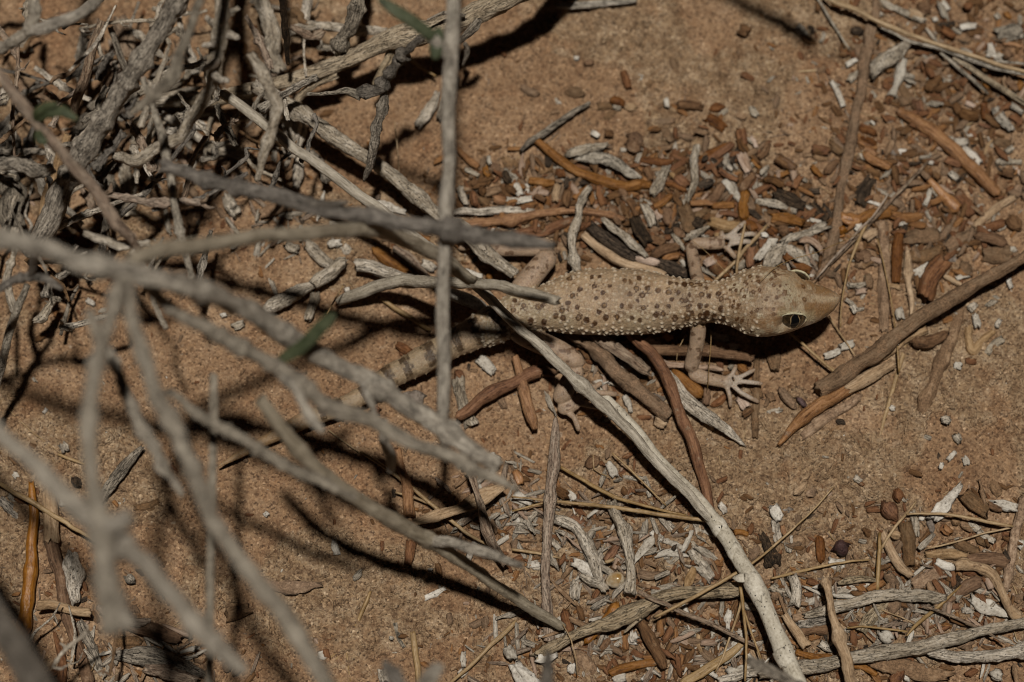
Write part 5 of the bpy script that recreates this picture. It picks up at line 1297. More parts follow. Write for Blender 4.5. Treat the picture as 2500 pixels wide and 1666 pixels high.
straw('K', [(325, 80), (450, 155), (600, 240), (720, 300), (900, 350), (1080, 395), (1200, 420)], [20, 26, 28, 26, 22, 20, 14], "golden straw slanting down from the fibrous stalk", h=3.0)
straw('K', [(0, 290), (150, 305), (320, 325), (500, 345), (700, 365), (900, 395), (1100, 425), (1310, 450), (1500, 500)], [12, 16, 22, 26, 28, 30, 30, 30, 20], "longest level golden straw crossing the fibrous stalk", h=3.6)
straw('K', [(0, 390), (150, 350), (250, 330)], [14, 16, 12], "thin straw joining the longest level straw", h=3.0)
straw('K', [(0, 655), (150, 675), (340, 715)], [20, 24, 16], "short straw crossing behind the fibrous stalk lower down", h=2.0)
straw('K', [(690, -10), (820, 110), (940, 230), (1060, 350)], [12, 15, 14, 10], "fine straw meeting the longest level straw by the white stem", h=3.0)
straw('K', [(560, 0), (560, 60), (570, 110), (680, 160)], [8, 9, 9, 7], "bent hair straw beside the hind foot", h=2.0)
straw('K', [(1170, 1580), (1280, 1510), (1400, 1440), (1500, 1370), (1590, 1290), (1620, 1240)], [60, 70, 66, 56, 40, 16], "wide flat straw blade folded along its length at the bottom", h=2.4, flat=0.35, seg=10)
straw('K', [(1570, 890, 5), (1585, 1000, 5), (1600, 1120, 5), (1612, 1250, 5), (1612, 1400, 4.5), (1605, 1560, 4)], [24, 26, 20, 20, 18, 16], "upright golden straw beside the foot of the white stem")
straw('K', [(1580, 1000, 4), (1560, 1090, 4), (1520, 1200, 3.5), (1490, 1290, 3), (1440, 1420, 2.5), (1400, 1500, 2)], [16, 18, 16, 16, 16, 12], "thin straw curving away from the upright golden straw")
straw('K', [(1600, 1080, 4), (1650, 1230, 4), (1720, 1420, 4)], [14, 16, 14], "second thin straw on the other side of the upright golden straw")
straw('K', [(350, 1170, 6), (400, 1260, 6), (440, 1400, 5), (450, 1520, 4)], [8, 9, 9, 7], "hair straw bent over the long cream stick")
straw('K', [(700, 720, 4), (660, 740, 4), (640, 735, 4)], [24, 28, 20], "stub of straw touching the white upright twig")
fallen("leaf_fragment", 'K', [(830, 760, 2), (880, 680, 2), (940, 610, 2), (1000, 570, 2), (1030, 560, 2)], [16, 50, 70, 50, 16], 'white', "translucent white leaf sliver beside the speckled upright twig", flat=0.25, cat="leaf", rough=0.1)
fallen("leaf_fragment", 'K', [(1255, 780), (1235, 830), (1215, 880), (1200, 915)], [36, 60, 64, 30], 'tan', "tan flat chip standing above the long cream stick", flat=0.4, cat="leaf", h=1.2)
fallen("bark_lump", 'K', [(20, 1440), (60, 1500), (110, 1550), (170, 1600)], [60, 110, 120, 100], 'white', "crumbly white bark lump with ragged frills at the bottom", rough=0.5, h=2.5, cat="bark lump", seg=18)
fallen("bark_lump", 'K', [(-30, 1320), (-10, 1360), (10, 1410)], [60, 80, 60], 'white', "frilled white end piece above the crumbly lump", rough=0.5, h=2.5, cat="bark lump", seg=16)
fallen("twig", 'K', [(170, 1400), (200, 1400), (240, 1385), (290, 1360)], [60, 84, 90, 80], 'white', "pale dotted flap at the lower end of the long cream stick", h=2.5, flat=0.5)
fallen("bark_strip", 'K', [(560, 1060), (590, 1030), (630, 1000), (660, 975)], [40, 56, 50, 24], 'gray', "small wrinkled grey strip beside the amber pod", rough=0.3, cat="bark strip", h=1.0)
fallen("bark_strip", 'K', [(830, 1230), (830, 1280), (850, 1290)], [40, 90, 30], 'white', "white pointed flake beneath the long cream stick", flat=0.4, cat="bark strip", h=1.0)
fallen("bark_strip", 'K', [(1420, 1420), (1500, 1370), (1560, 1320), (1600, 1260)], [60, 90, 90, 60], 'white', "chalky strip beside the wide straw blade", rough=0.25, cat="bark strip", h=1.4)
fallen("bark_strip", 'K', [(1500, 1490), (1540, 1500), (1590, 1480), (1640, 1460)], [50, 90, 80, 40], 'white', "cracked chalky piece under the chalky strip", rough=0.3, cat="bark strip", h=1.4)
fallen("stick", 'K', [(1420, 1560), (1500, 1540), (1600, 1510), (1720, 1500), (1790, 1480)], [50, 60, 60, 60, 40], 'pale', "thin pale stick along the bottom edge by the white stem", rough=0.15, h=2.0)
fallen("twig", 'L', [(-60, 1520), (120, 1490), (260, 1465), (420, 1435), (560, 1405), (720, 1380), (900, 1345), (1050, 1325), (1200, 1290), (1330, 1265), (1450, 1225), (1600, 1195), (1766, 1160), (1850, 1140)], [60, 70, 100, 90, 86, 100, 100, 100, 96, 90, 76, 76, 70, 60], 'pale',
       "longest weathered grey stick running level along the bottom to the edge", rough=0.18, h=3.4, ridge=0.1, nridge=8)
fallen("twig", 'L', [(250, 1110), (370, 1080), (470, 1050), (600, 1020), (720, 985), (850, 965), (960, 975), (1080, 975), (1160, 985), (1225, 985)], [40, 70, 80, 76, 76, 90, 80, 84, 76, 40], 'pale', "wavy pale stick above the longest weathered stick", rough=0.24, h=3.2)
fallen("twig", 'L', [(395, 870, 5.5), (410, 930, 6), (425, 1010, 6.4), (440, 1100, 6.4), (465, 1180, 6.4), (490, 1270, 6.6), (520, 1360, 6.6), (545, 1450, 6.6), (575, 1580, 6.4)], [90, 56, 46, 50, 66, 96, 76, 70, 80], 'tan', "upright grey tan twig with swollen knots standing across the level sticks", rough=0.12, knots=KN((.55, .25), (.85, .2)))
fallen("twig", 'L', [(1100, 1365), (1180, 1375), (1280, 1390), (1400, 1390), (1520, 1385), (1640, 1370), (1766, 1350), (1860, 1330)], [40, 70, 76, 76, 76, 90, 110, 100], 'pale', "grey stick with a crusty thick end beside the edge at the bottom", rough=0.24, h=3.0)
fallen("bark_strip", 'L', [(690, 1430), (820, 1450), (950, 1470), (1100, 1510), (1250, 1530)], [60, 110, 120, 100, 60], 'sandy', "broad earthy bark strip along the bottom under the longest stick", flat=0.4, rough=0.2, h=1.5, cat="bark strip")
fallen("twig", 'L', [(165, 835), (190, 900), (195, 960), (180, 1040)], [70, 76, 76, 76], 'pale', "hollow pale tube with a dark mouth beside the white jointed stem", rough=0.10, h=2.0)
fallen("twig", 'L', [(115, 1100), (160, 1170), (210, 1235), (240, 1290), (270, 1320)], [50, 56, 66, 80, 90], 'tan', "tan bent twig below the hollow pale tube", rough=0.12, h=2.2)
fallen("twig", 'L', [(170, 1130), (260, 1110), (350, 1080), (420, 1070)], [60, 70, 70, 40], 'sandy', "earthy twig behind the bent tan twig", rough=0.2, h=1.5)
fallen("twig", 'L', [(210, 1180), (300, 1160), (390, 1140), (430, 1110)], [50, 80, 76, 60], 'gray', "wrinkled grey twig beneath the wavy pale stick", rough=0.3, h=1.5)
fallen("twig", 'L', [(640, 1220), (700, 1150), (750, 1080), (830, 1020)], [80, 100, 80, 30], 'beige', "beige torn bark piece hanging from the wavy pale stick", flat=0.5, rough=0.25, h=1.6)
fallen("twisted_stick", 'L', [(1290, 775), (1345, 755), (1385, 765), (1440, 770), (1510, 800), (1560, 850), (1590, 910), (1625, 980), (1660, 1050), (1700, 1100), (1745, 1115)], [70, 84, 64, 60, 70, 66, 64, 56, 56, 80, 60], 'tan', "twisted orange tan stick with a coiled end", rough=0.16, h=2.5, knots=KN((.12, .3), (.3, .2), (.45, .2)), cat="stick")
fallen("twig", 'L', [(1160, 735), (1210, 760), (1280, 775)], [50, 60, 56], 'white', "white speckled stub joined to the twisted stick", h=2.0)
fallen("stick", 'L', [(940, 470), (955, 560), (965, 650), (975, 760)], [80, 100, 100, 76], 'bark', "thick upright grey brown stick in the sand", h=1.4, rough=0.12)
fallen("stick", 'L', [(790, 540), (830, 630), (870, 710), (920, 780), (990, 840)], [60, 60, 66, 70, 50], 'tan', "curved tan stick beside the thick upright one", h=1.6, rough=0.08)
fallen("stick", 'L', [(1085, 690), (1180, 690), (1280, 690), (1385, 710)], [40, 70, 74, 40], 'tan', "pointed sand coloured stick lying level above the twisted stick", h=1.2)
fallen("stick", 'L', [(1370, 725), (1470, 720), (1560, 725), (1650, 740)], [76, 90, 96, 96], 'brown', "level brown stick behind the twisted stick", h=0.9, rough=0.07)
fallen("bark_strip", 'L', [(1140, 440), (1200, 360), (1260, 290), (1320, 215)], [70, 76, 70, 36], 'white', "white slanting leaf like strip on the sand", flat=0.5, h=1.4, cat="bark strip")
fallen("bark_strip", 'L', [(1540, 330), (1620, 345), (1715, 365)], [36, 70, 60], 'white', "white short strip near the edge beside a dark chip", flat=0.5, h=1.2, cat="bark strip")
fallen("bark_strip", 'L', [(1400, 990), (1480, 1040), (1560, 1065), (1670, 1115)], [70, 90, 76, 24], 'white', "white grey wedge below the twisted stick", flat=0.5, h=1.5, rough=0.2, cat="bark strip")
fallen("stick", 'L', [(1760, 300), (1730, 450), (1700, 560), (1680, 700), (1650, 850), (1625, 960)], [50, 60, 66, 66, 60, 40], 'sandy', "mottled upright grey stick near the edge", h=1.2, rough=0.2)
fallen("stick", 'L', [(1215, 1035), (1290, 980), (1360, 920), (1420, 890), (1470, 880)], [24, 46, 96, 100, 70], 'brown', "brown tapering pod above the white grey wedge", h=1.6, rough=0.12)
fallen("stick", 'L', [(1000, 910), (1060, 880), (1130, 840), (1190, 800)], [60, 96, 100, 76], 'sandy', "flat sand coloured slab above the wavy pale stick", flat=0.5, h=1.4)
straw('L', [(755, 940), (758, 800), (768, 650), (770, 540)], [26, 32, 30, 20], "upright tan straw above the wavy pale stick", h=2.5)
straw('L', [(780, 650), (830, 560), (890, 480), (950, 410), (1020, 325)], [18, 22, 22, 20, 10], "golden straw leaning away from the upright tan straw", h=2.5)
straw('L', [(950, 412), (1080, 405), (1220, 410), (1400, 440), (1540, 470), (1690, 495)], [12, 18, 20, 24, 26, 18], "level straw over the white slanting strip", h=3.0)
straw('L', [(1090, 650), (1300, 600), (1480, 545), (1680, 505)], [10, 14, 14, 12], "thin straw below the level straw near the edge", h=2.0)
straw('L', [(-30, 690), (120, 560), (250, 440), (350, 340), (450, 225)], [20, 18, 14, 13, 9], "thin straw slanting up over the dark crumbly lump", h=3.0)
straw('L', [(20, 855), (180, 815), (350, 775), (560, 735), (700, 725)], [16, 24, 20, 16, 10], "level thin straw near the plum coloured pebble", h=2.0)
straw('L', [(480, 890), (560, 870), (650, 858), (760, 868)], [24, 56, 50, 24], "flat yellowish straw leaf under the upright tan straw", h=2.5, flat=0.35, mat='beige')
straw('L', [(955, 1250), (1010, 1185), (1070, 1130), (1140, 1075), (1240, 990), (1330, 900)], [10, 26, 28, 28, 20, 10], "short thick golden straw over the sand by the bottom sticks", h=2.5)
straw('L', [(545, 1195), (650, 1185), (800, 1200), (960, 1220)], [12, 14, 16, 14], "level straw beside the upright knotted twig", h=3.0)
straw('L', [(780, 1070), (860, 1100), (940, 1130), (1010, 1170)], [10, 10, 9, 8], "hair straw under the wavy pale stick", h=2.0)
straw('L', [(360, 455), (400, 510), (455, 590)], [10, 20, 12], "small stub of straw above the plum coloured pebble")
straw('L', [(1050, 1040), (1180, 1080), (1330, 1140), (1500, 1220), (1640, 1300)], [14, 22, 22, 20, 14], "grey straw lying across the longest weathered stick", mat='stalk', h=4.0)
fallen("pebble", 'L', [(450, 660), (490, 650), (530, 640), (556, 630)], [70, 110, 114, 80], 'plum', "dark plum coloured angular pebble", cat="pebble", group=None, rough=0.12, round_ends=True, h=1.6)
fallen("shell", 'L', [(775, 1235), (800, 1250), (830, 1265), (852, 1275)], [60, 90, 90, 60], 'white', "small white coiled snail like curl by the bottom sticks", cat="curl", group=None, rough=0.1, h=1.8)
fallen("seed_lump", 'z14', [(930, 620), (980, 720), (1030, 830), (1080, 950), (1110, 1070)], [90, 150, 190, 250, 200], 'dark', "black crumbly elongated lump beside the white jointed stem", cat="lump", group=None, rough=0.35, h=0.8)
# ------------------------------------------------------------------ chips and flakes of the litter, one by one
CHIPS = """
z1 1420 655 1790 685 120 orange
z1 1540 820 1700 840 90 pink
z1 1790 950 1830 710 110 tan
z1 1500 880 1650 945 90 brown
z1 2080 930 2290 750 110 orange
z1 1930 1010 1970 820 140 brown
z1 600 650 660 730 110 brown
z1 605 800 650 1020 110 rust
z1 735 740 775 870 120 brown
z1 430 740 530 1000 100 pale
z1 1070 500 1160 690 110 dark
z1 1090 750 1220 830 110 brown
z1 900 890 1100 960 130 orange
z1 785 460 855 600 90 orange
z1 1050 330 1270 450 150 sandy
z1 1560 550 1760 440 160 sandy
z1 1850 640 2110 590 130 sandy
z1 1230 690 1300 860 110 white
z1 1100 915 1460 910 90 white
z1 1380 700 1390 840 50 white
z1 840 300 860 420 70 white
z1 500 490 700 580 70 pale
z1 870 420 1000 520 120 brown
z1 700 900 840 1000 120 bark
z2 370 730 440 1000 110 rust
z2 490 900 710 810 110 brown
z2 530 990 660 1290 110 brown
z2 725 870 910 1160 120 brown
z2 1000 990 1130 1300 150 pale
z2 670 980 810 1240 150 sandy
z2 1150 1040 1400 850 90 orange
z2 890 1190 1070 1550 170 dark
z2 1560 1010 1650 1400 190 bark
z2 1290 1040 1390 1300 200 brown
z2 1170 1090 1250 1200 90 pink
z2 1310 690 1620 800 80 rust
z2 1490 600 1650 710 150 rust
z2 950 350 1420 385 110 rust
z2 1030 470 1110 650 110 brown
z2 1820 370 2270 130 120 rust
z2 1670 985 2010 990 90 orange
z2 1990 1030 2310 1000 110 orange
z2 1900 980 2130 720 160 brown
z2 1790 740 2010 670 130 dark
z2 2090 490 2360 640 90 rust
z2 2090 1120 2360 1170 80 rust
z2 1950 1240 2370 1320 190 tan
z2 1720 1180 1960 1090 130 bark
z2 1740 1260 1830 1270 170 dark
z2 1440 1340 1600 1460 120 brown
z2 1120 1360 1210 1390 130 brown
z2 1110 1490 1410 1500 130 sandy
z2 770 120 960 210 200 brown
z2 680 210 760 210 70 white
z2 0 900 240 730 100 orange
z2 1380 540 1480 620 80 tan
z2 2200 420 2280 500 80 pale
z2 2080 300 2160 380 100 sandy
z2 700 300 830 360 60 sandy
z2 1550 250 1580 210 50 pale
z3 325 50 440 260 130 brown
z3 480 30 565 180 70 pink
z3 585 270 750 80 90 rust
z3 325 270 445 530 100 pink
z3 860 320 1110 480 120 brown
z3 345 810 560 550 130 brown
z3 425 790 395 1220 150 orange
z3 815 600 1030 530 80 orange
z3 670 630 960 730 110 brown
z3 830 840 1260 1030 170 dark
z3 1220 870 1470 810 100 dark
z3 1360 970 1570 1230 150 dark
z3 1360 440 1500 600 80 orange
z3 1560 510 1730 390 110 brown
z3 550 950 1150 1090 110 pale
z3 780 1170 1240 1270 150 orange
z3 1100 760 1210 590 110 rust
z3 110 650 340 940 110 white
z3 430 1250 560 1380 150 rust
z3 1250 1100 1390 1160 110 brown
z3 690 850 780 930 110 brown
z3 1380 240 1620 210 120 brown
z3 1370 310 1600 350 80 sandy
z3 1640 60 1790 260 120 bark
z3 500 350 620 480 60 orange
z3 1060 500 1180 560 80 bark
z3 740 1340 850 1420 140 rust
z3 880 1330 1030 1400 130 brown
z3 640 1430 730 1450 80 white
z3 1230 1130 1300 1250 70 pale
z3 1340 1210 1500 1240 60 white
z4 30 630 150 620 10 dark
z4 1360 830 1620 1140 190 rust
z4 930 1010 1010 780 80 white
z4 90 940 300 1010 50 white
z4 230 1260 340 1390 150 bark
z4 530 1270 680 1240 90 white
z4 90 1480 200 1380 150 pale
z4 1210 360 1460 440 130 rust
z4 740 920 850 1060 120 rust
z4 440 940 640 1060 120 bark
z4 700 410 880 390 50 dark
z4 1300 530 1400 620 110 pale
z4 1050 550 1140 620 100 brown
z4 550 240 670 230 90 white
z4 430 240 540 280 80 stone
z4 960 390 1050 400 60 white
z4 1220 1150 1350 1180 100 stone
z4 2050 520 2200 560 130 brown
z4 1700 1370 1860 1340 80 white
z4 1800 1330 2050 1250 140 rust
z4 1960 1350 2080 1290 80 pale
z4 2150 1150 2300 1350 200 brown
z4 620 1400 1100 1290 130 sandy
z4 700 1500 1140 1440 150 sandy
z4 510 1450 600 1560 140 rust
z4 230 1300 370 1500 130 sandy
z4 1230 1370 1560 1350 110 sandy
z4 2270 700 2240 900 120 sandy
z4 2230 470 2349 680 60 pink
z4 1950 390 2320 390 90 pale
z4 1720 760 1790 800 90 stone
z4 1350 90 1530 90 120 white
z4 1480 180 1720 400 120 white
z4 1780 290 1900 60 40 tan
z4 2090 240 2190 170 90 pale
z4 1920 90 2200 130 120 bark
z5 290 -20 560 140 110 pale
z5 560 140 930 310 110 pale
z5 1160 30 1260 150 130 white
z5 1430 400 1660 370 110 white
z5 1310 400 1450 470 70 pale
z5 1170 420 1350 530 120 rust
z5 1810 770 2040 810 130 white
z5 1860 620 1920 780 90 white
z5 1950 480 2300 420 190 ashen
z5 2080 560 2349 480 160 ashen
z5 2060 620 2320 680 70 orange
z5 2040 740 2180 800 140 brown
z5 1180 1130 1310 1130 130 pale
z5 960 1320 1160 1080 130 brown
z5 700 1040 960 1180 150 sandy
z5 560 1300 640 1500 160 bark
z5 770 1450 860 1600 120 brown
z5 1210 1300 1370 1330 70 orange
z5 1290 1400 1370 1440 70 stone
z5 1510 1480 1660 1540 80 pink
z5 1770 1180 1850 1270 70 orange
z5 2100 1130 2250 1300 110 brown
z5 1640 520 1720 540 60 pink
z5 1040 290 1110 260 70 white
z5 700 180 900 240 160 tan
z5 860 60 1020 160 170 brown
z5 1500 110 1600 80 110 rust
z5 1950 200 1990 280 90 pale
z5 2080 180 2160 260 80 orange
z5 2270 1300 2320 1190 110 orange
z5 270 190 310 210 80 pale
z5 1320 830 1500 1130 120 sandy
z6 0 620 190 720 100 rust
z6 0 800 230 920 100 rust
z6 50 960 230 1070 110 orange
z6 170 1090 430 1230 130 orange
z6 150 560 210 620 40 white
z6 540 60 700 330 170 bark
z6 810 260 850 450 140 rust
z6 1340 330 1430 450 130 brown
z6 1440 430 1680 500 170 brown
z6 1770 300 1780 540 110 rust
z6 1920 370 2180 700 140 ashen
z6 2150 480 2330 600 110 rust
z6 2180 330 2349 420 150 ashen
z6 1530 750 1640 760 110 white
z6 1640 830 1800 790 50 tan
z6 1000 420 1080 490 50 pale
z6 1840 560 2000 640 110 brown
z6 1690 600 1880 660 60 rust
z6 1440 600 1560 590 80 bark
z6 1100 940 1180 960 70 pink
z6 0 1010 90 1110 110 pale
z6 930 1130 1040 1170 10 white
Q 540 450 615 410 40 white
Q 435 560 520 735 44 white
Q 560 560 620 500 50 pale
Q 570 210 660 215 60 dark
Q 60 1090 190 1165 70 brown
Q 310 1030 420 1045 66 rust
Q 445 950 520 1060 64 bark
Q 300 1150 375 1215 44 orange
Q 395 1200 495 1105 50 brown
Q 620 880 750 930 56 rust
Q 625 975 750 1015 56 orange
Q 655 1055 840 1150 66 orange
Q 710 1230 635 1410 90 dark
Q 610 1530 860 1475 80 orange
Q 850 1480 1060 1485 64 orange
Q 1420 1570 1700 1360 56 tan
Q 40 1330 210 1420 84 dark
Q 500 1500 640 1520 90 amber
Q 240 250 330 300 40 brown
Q 200 190 280 230 70 pale
Q 640 1060 690 1100 50 pink
Q 200 1340 280 1380 60 bark
C 765 490 800 610 56 rust
C 690 680 770 720 60 rust
C 1110 410 1140 500 50 bark
C 1060 680 1070 740 40 white
C 700 740 750 745 50 pale
C 780 745 860 745 70 tan
C 920 580 970 560 66 bark
C 1150 720 1310 740 64 brown
C 1370 760 1460 740 70 rust
C 1350 810 1460 890 76 rust
C 1430 800 1490 760 40 pale
C 1020 890 1110 980 70 bark
C 1180 800 1240 800 80 sandy
C 590 740 690 730 60 bark
C 640 830 730 770 50 bark
C 550 915 600 945 44 white
C 640 920 700 925 44 brown
C 800 940 890 1010 110 brown
C 380 620 490 640 80 bark
C 60 590 190 650 56 bark
C 500 440 560 430 40 brown
C 430 400 460 400 36 white
C 880 530 890 535 40 white
C 1650 740 1690 800 50 pale
C 1570 200 1640 230 80 brown
C 1580 890 1600 1010 70 rust
C 940 850 1120 830 60 bark
C 1590 1060 1640 1180 60 pink
C 1310 1110 1520 990 60 rust
C 330 1180 350 1200 70 rust
C 740 1310 790 1360 50 brown
C 1700 1090 1766 990 60 brown
K 595 490 625 610 60 orange
K 645 730 725 630 64 rust
K 410 430 540 500 60 rust
K 580 600 600 640 50 bark
K 360 1070 400 1230 70 rust
K 600 1350 665 1260 70 brown
K 860 820 1020 830 60 bark
K 1150 1470 1300 1475 60 brown
K 1300 520 1400 560 40 white
K 140 760 170 740 50 pale
K 520 580 400 300 10 white
K 390 260 430 310 50 white
K 310 240 380 290 70 brown
K 30 270 130 330 56 white
K 90 480 170 400 50 pale
K 660 60 710 150 60 white
K 500 80 600 20 80 brown
K 420 740 560 820 80 white
K 270 590 330 650 44 pale
K 100 760 190 760 50 white
K 1250 380 1290 540 50 pale
K 1430 340 1470 400 44 white
K 1530 540 1630 550 44 orange
K 1560 570 1650 620 26 tan
K 1060 470 1200 560 50 pale
K 1180 530 1250 640 60 pale
K 960 530 1040 580 50 white
K 1040 590 1180 650 40 white
K 1230 650 1330 770 70 pale
K 1290 760 1380 860 90 pale
K 1130 1130 1150 1140 44 stone
K 1230 1040 1290 1050 70 sandy
K 1310 1350 1400 1420 60 bark
K 1290 1240 1330 1390 60 tan
K 1650 1040 1640 1150 60 brown
K 1500 1070 1490 1200 50 white
K 1640 1290 1700 1440 70 tan
K 960 1510 980 1568 56 rust
K 700 1560 780 1540 60 white
K 900 1560 960 1520 50 white
K 450 1350 590 1500 110 sandy
K 420 1440 400 1500 60 white
K 30 120 60 200 66 amber
L 10 390 170 380 60 stone
L 30 360 90 440 76 white
L 40 450 70 600 64 pale
L 100 490 120 560 40 orange
L 180 270 260 190 60 tan
L 250 270 330 250 60 sandy
L 350 560 365 750 76 rust
L 180 560 230 690 90 sandy
L 160 560 200 700 20 white
L 420 740 540 750 66 white
L 490 760 480 830 36 pale
L 800 560 800 580 66 rust
L 790 680 800 740 50 rust
L 840 540 910 560 60 tan
L 820 820 890 940 76 bark
L 1240 960 1320 850 60 dark
L 1440 870 1560 930 90 bark
L 1300 600 1450 670 80 bark
L 1340 270 1520 400 120 bark
L 1520 340 1610 380 60 brown
L 1540 180 1590 290 66 sandy
L 1100 450 1130 540 44 stone
L 1210 500 1260 540 66 orange
L 1040 430 1080 440 40 white
L 1260 440 1330 480 60 sandy
L 1320 470 1420 530 80 sandy
L 1390 460 1460 520 50 pale
L 1450 530 1560 600 50 pale
L 1450 560 1500 620 60 bark
L 990 390 1020 560 50 pale
L 1000 570 1060 730 66 sandy
L 230 1220 450 1200 80 brown
L 190 1360 440 1400 50 orange
L 590 1450 750 1520 46 orange
L 850 1580 910 1490 100 rust
L 360 1300 440 1340 70 pale
L 1340 1070 1400 1080 44 white
L 1090 1120 1130 1150 36 white
L 1640 960 1600 900 36 white
L 1200 1180 1260 1190 50 orange
L 1560 1510 1600 1530 80 white
L 930 1510 980 1540 60 white
L 20 910 130 950 76 pale
L 30 960 70 980 60 bark
L 260 830 400 850 66 stone
L 440 930 560 820 70 pale
L 460 970 700 900 60 pale
L 800 330 880 440 110 rust
L 890 240 900 320 70 rust
L 600 150 640 190 40 pale
L 1350 20 1370 70 50 white
L 1190 100 1200 60 30 white
L 1240 40 1290 -20 40 white
L 1720 640 1750 600 60 white
L 1480 1320 1560 1330 50 brown
L 940 930 1000 940 60 bark
L 780 1000 860 1030 50 stone
L 1270 1050 1310 1050 50 rust
H 80 1110 190 1250 66 bark
H 200 1180 260 1240 44 plum
H 990 800 1240 730 90 brown
H 1215 240 1080 480 130 rust
H 940 100 1190 50 110 bark
H 970 210 1200 160 100 bark
H 1215 160 1430 40 100 bark
H 1420 60 1650 120 80 brown
H 1340 240 1400 330 90 bark
H 1210 330 1340 400 40 tan
H 1480 190 1680 200 120 bark
H 1210 200 1310 240 60 stone
H 1010 320 1110 270 80 white
H 1040 300 1030 320 10 pale
H 1300 360 1390 330 40 white
H 1670 150 1710 150 40 white
H 500 830 590 800 66 white
H 390 890 500 850 50 white
H 1290 950 1330 960 50 white
H 1430 600 1450 690 60 white
H 1580 690 1600 640 44 pale
H 1500 880 1620 770 60 pale
H 1390 560 1430 530 60 pale
H 900 560 920 630 60 white
H 820 400 910 420 44 tan
H 540 400 680 400 50 sandy
H 690 330 700 420 60 bark
H 600 270 740 230 90 sandy
H 620 200 720 210 90 brown
H 1660 350 1680 420 36 white
H 1300 1440 1320 1470 60 pale
H 1210 1330 1240 1340 60 pale
H 850 1240 870 1250 40 white
H 0 1150 30 1200 56 bark
H 10 1290 90 1260 40 white
H 420 1430 510 1370 50 sandy
H 580 540 600 590 36 pale
z8 980 620 1240 550 110 orange
z8 830 550 1240 420 150 brown
z8 800 310 1010 370 130 brown
z8 1590 680 1730 600 110 pink
z8 1640 540 1960 830 230 rust
z8 2000 740 2200 640 110 pale
z8 1250 620 1330 700 80 white
z8 1700 650 1830 790 150 brown
z8 1750 230 1800 310 90 tan
z9 490 720 500 430 130 rust
z9 970 540 1060 620 120 rust
z9 1090 720 1340 770 150 rust
z9 740 200 860 260 120 rust
z9 900 160 1010 240 130 brown
z9 1730 170 1860 210 130 amber
z9 1740 260 1830 250 110 amber
z9 1990 560 2080 610 130 brown
z9 2050 720 2280 600 150 sandy
z9 1310 820 1400 820 80 white
z9 2120 300 2290 220 150 tan
z9 1990 140 2080 170 110 white
z9 1900 980 2140 960 90 pale
z9 2000 1070 2140 1060 110 pink
z9 1850 1180 2000 1320 70 pale
z11 800 1240 1010 1080 110 rust
z11 740 1000 720 1220 110 brown
z11 1200 630 1310 760 120 orange
z11 880 580 960 700 110 rust
z11 1640 420 1720 740 190 bark
z11 1680 1050 1560 1260 80 bark
z11 1190 1130 1310 1260 140 pink
z11 1370 960 1500 1130 130 bark
z11 1260 1380 1380 1290 100 brown
z11 1560 1500 1640 1410 50 white
z11 1560 1350 1830 1300 40 pale
z11 90 240 240 270 120 amber
z11 780 210 1050 260 110 ashen
z11 1000 400 1190 400 110 pale
z11 240 330 340 360 70 stone
z11 420 1290 550 1350 70 pale
z11 1060 720 1150 640 90 pale
z10 680 1260 680 1250 10 pale
z10 1180 920 1300 900 100 white
z10 1070 830 1300 840 150 sandy
z10 1360 1190 1460 1170 90 white
z10 1620 1100 1700 1330 90 white
z10 1550 680 1740 650 90 pale
z10 1700 800 1800 860 130 sandy
z10 1880 920 2080 980 130 sandy
z10 1920 1100 2200 1150 110 stone
z10 2050 1440 2200 1500 150 tan
z10 1880 340 2130 310 110 pink
z10 400 720 640 760 130 brown
z10 1060 580 1170 640 80 rust
F 500 120 580 100 70 white
F 600 130 640 190 60 pale
F 210 110 290 150 70 pale
F 970 810 1060 870 66 rust
F 1380 990 1430 1050 70 rust
F 1530 900 1640 1000 80 white
F 1150 250 1230 290 70 pale
F 620 430 640 430 40 white
F 850 150 920 170 66 bark
F 1060 50 1200 80 60 orange
F 1440 300 1560 340 40 white
F 1590 350 1630 340 50 orange
F 1050 900 1130 860 60 pale
F 800 1260 850 1270 60 rust
F 1000 1180 1160 1160 110 stone
J 540 580 560 690 50 white
J 1160 990 1300 920 46 white
J 1660 180 1680 240 60 orange
J 1550 330 1640 330 44 pale
J 1430 1360 1430 1460 40 white
J 60 400 80 420 36 white
J 920 1260 940 1270 30 white
J 1190 800 1210 800 30 white
J 1400 420 1500 430 80 pale
J 430 1390 500 1370 70 white
J 960 1160 1020 1330 30 ashen
J 870 1480 890 1560 70 pale
J 1400 1520 1440 1480 56 pale
J 1600 20 1680 40 70 white
I 860 310 820 340 30 white
I 430 330 440 330 50 white
I 100 140 110 150 40 white
I 490 160 550 220 70 dark
I 930 370 1090 330 66 bark
I 720 580 850 690 40 pale
I 860 840 930 880 80 gray
I 1560 1110 1720 1060 90 bark
I 780 1290 980 1290 90 sandy
E 320 1250 300 1280 30 white
E 600 500 650 540 44 white
E 1530 610 1560 600 40 white
E 1610 690 1680 660 60 pale
E 440 670 500 700 44 pale
E 430 1500 450 1540 60 pale
A 180 310 120 330 120 pale
A 920 690 960 670 50 pale
A 60 560 20 720 60 pale
A 280 640 300 660 56 rust
"""
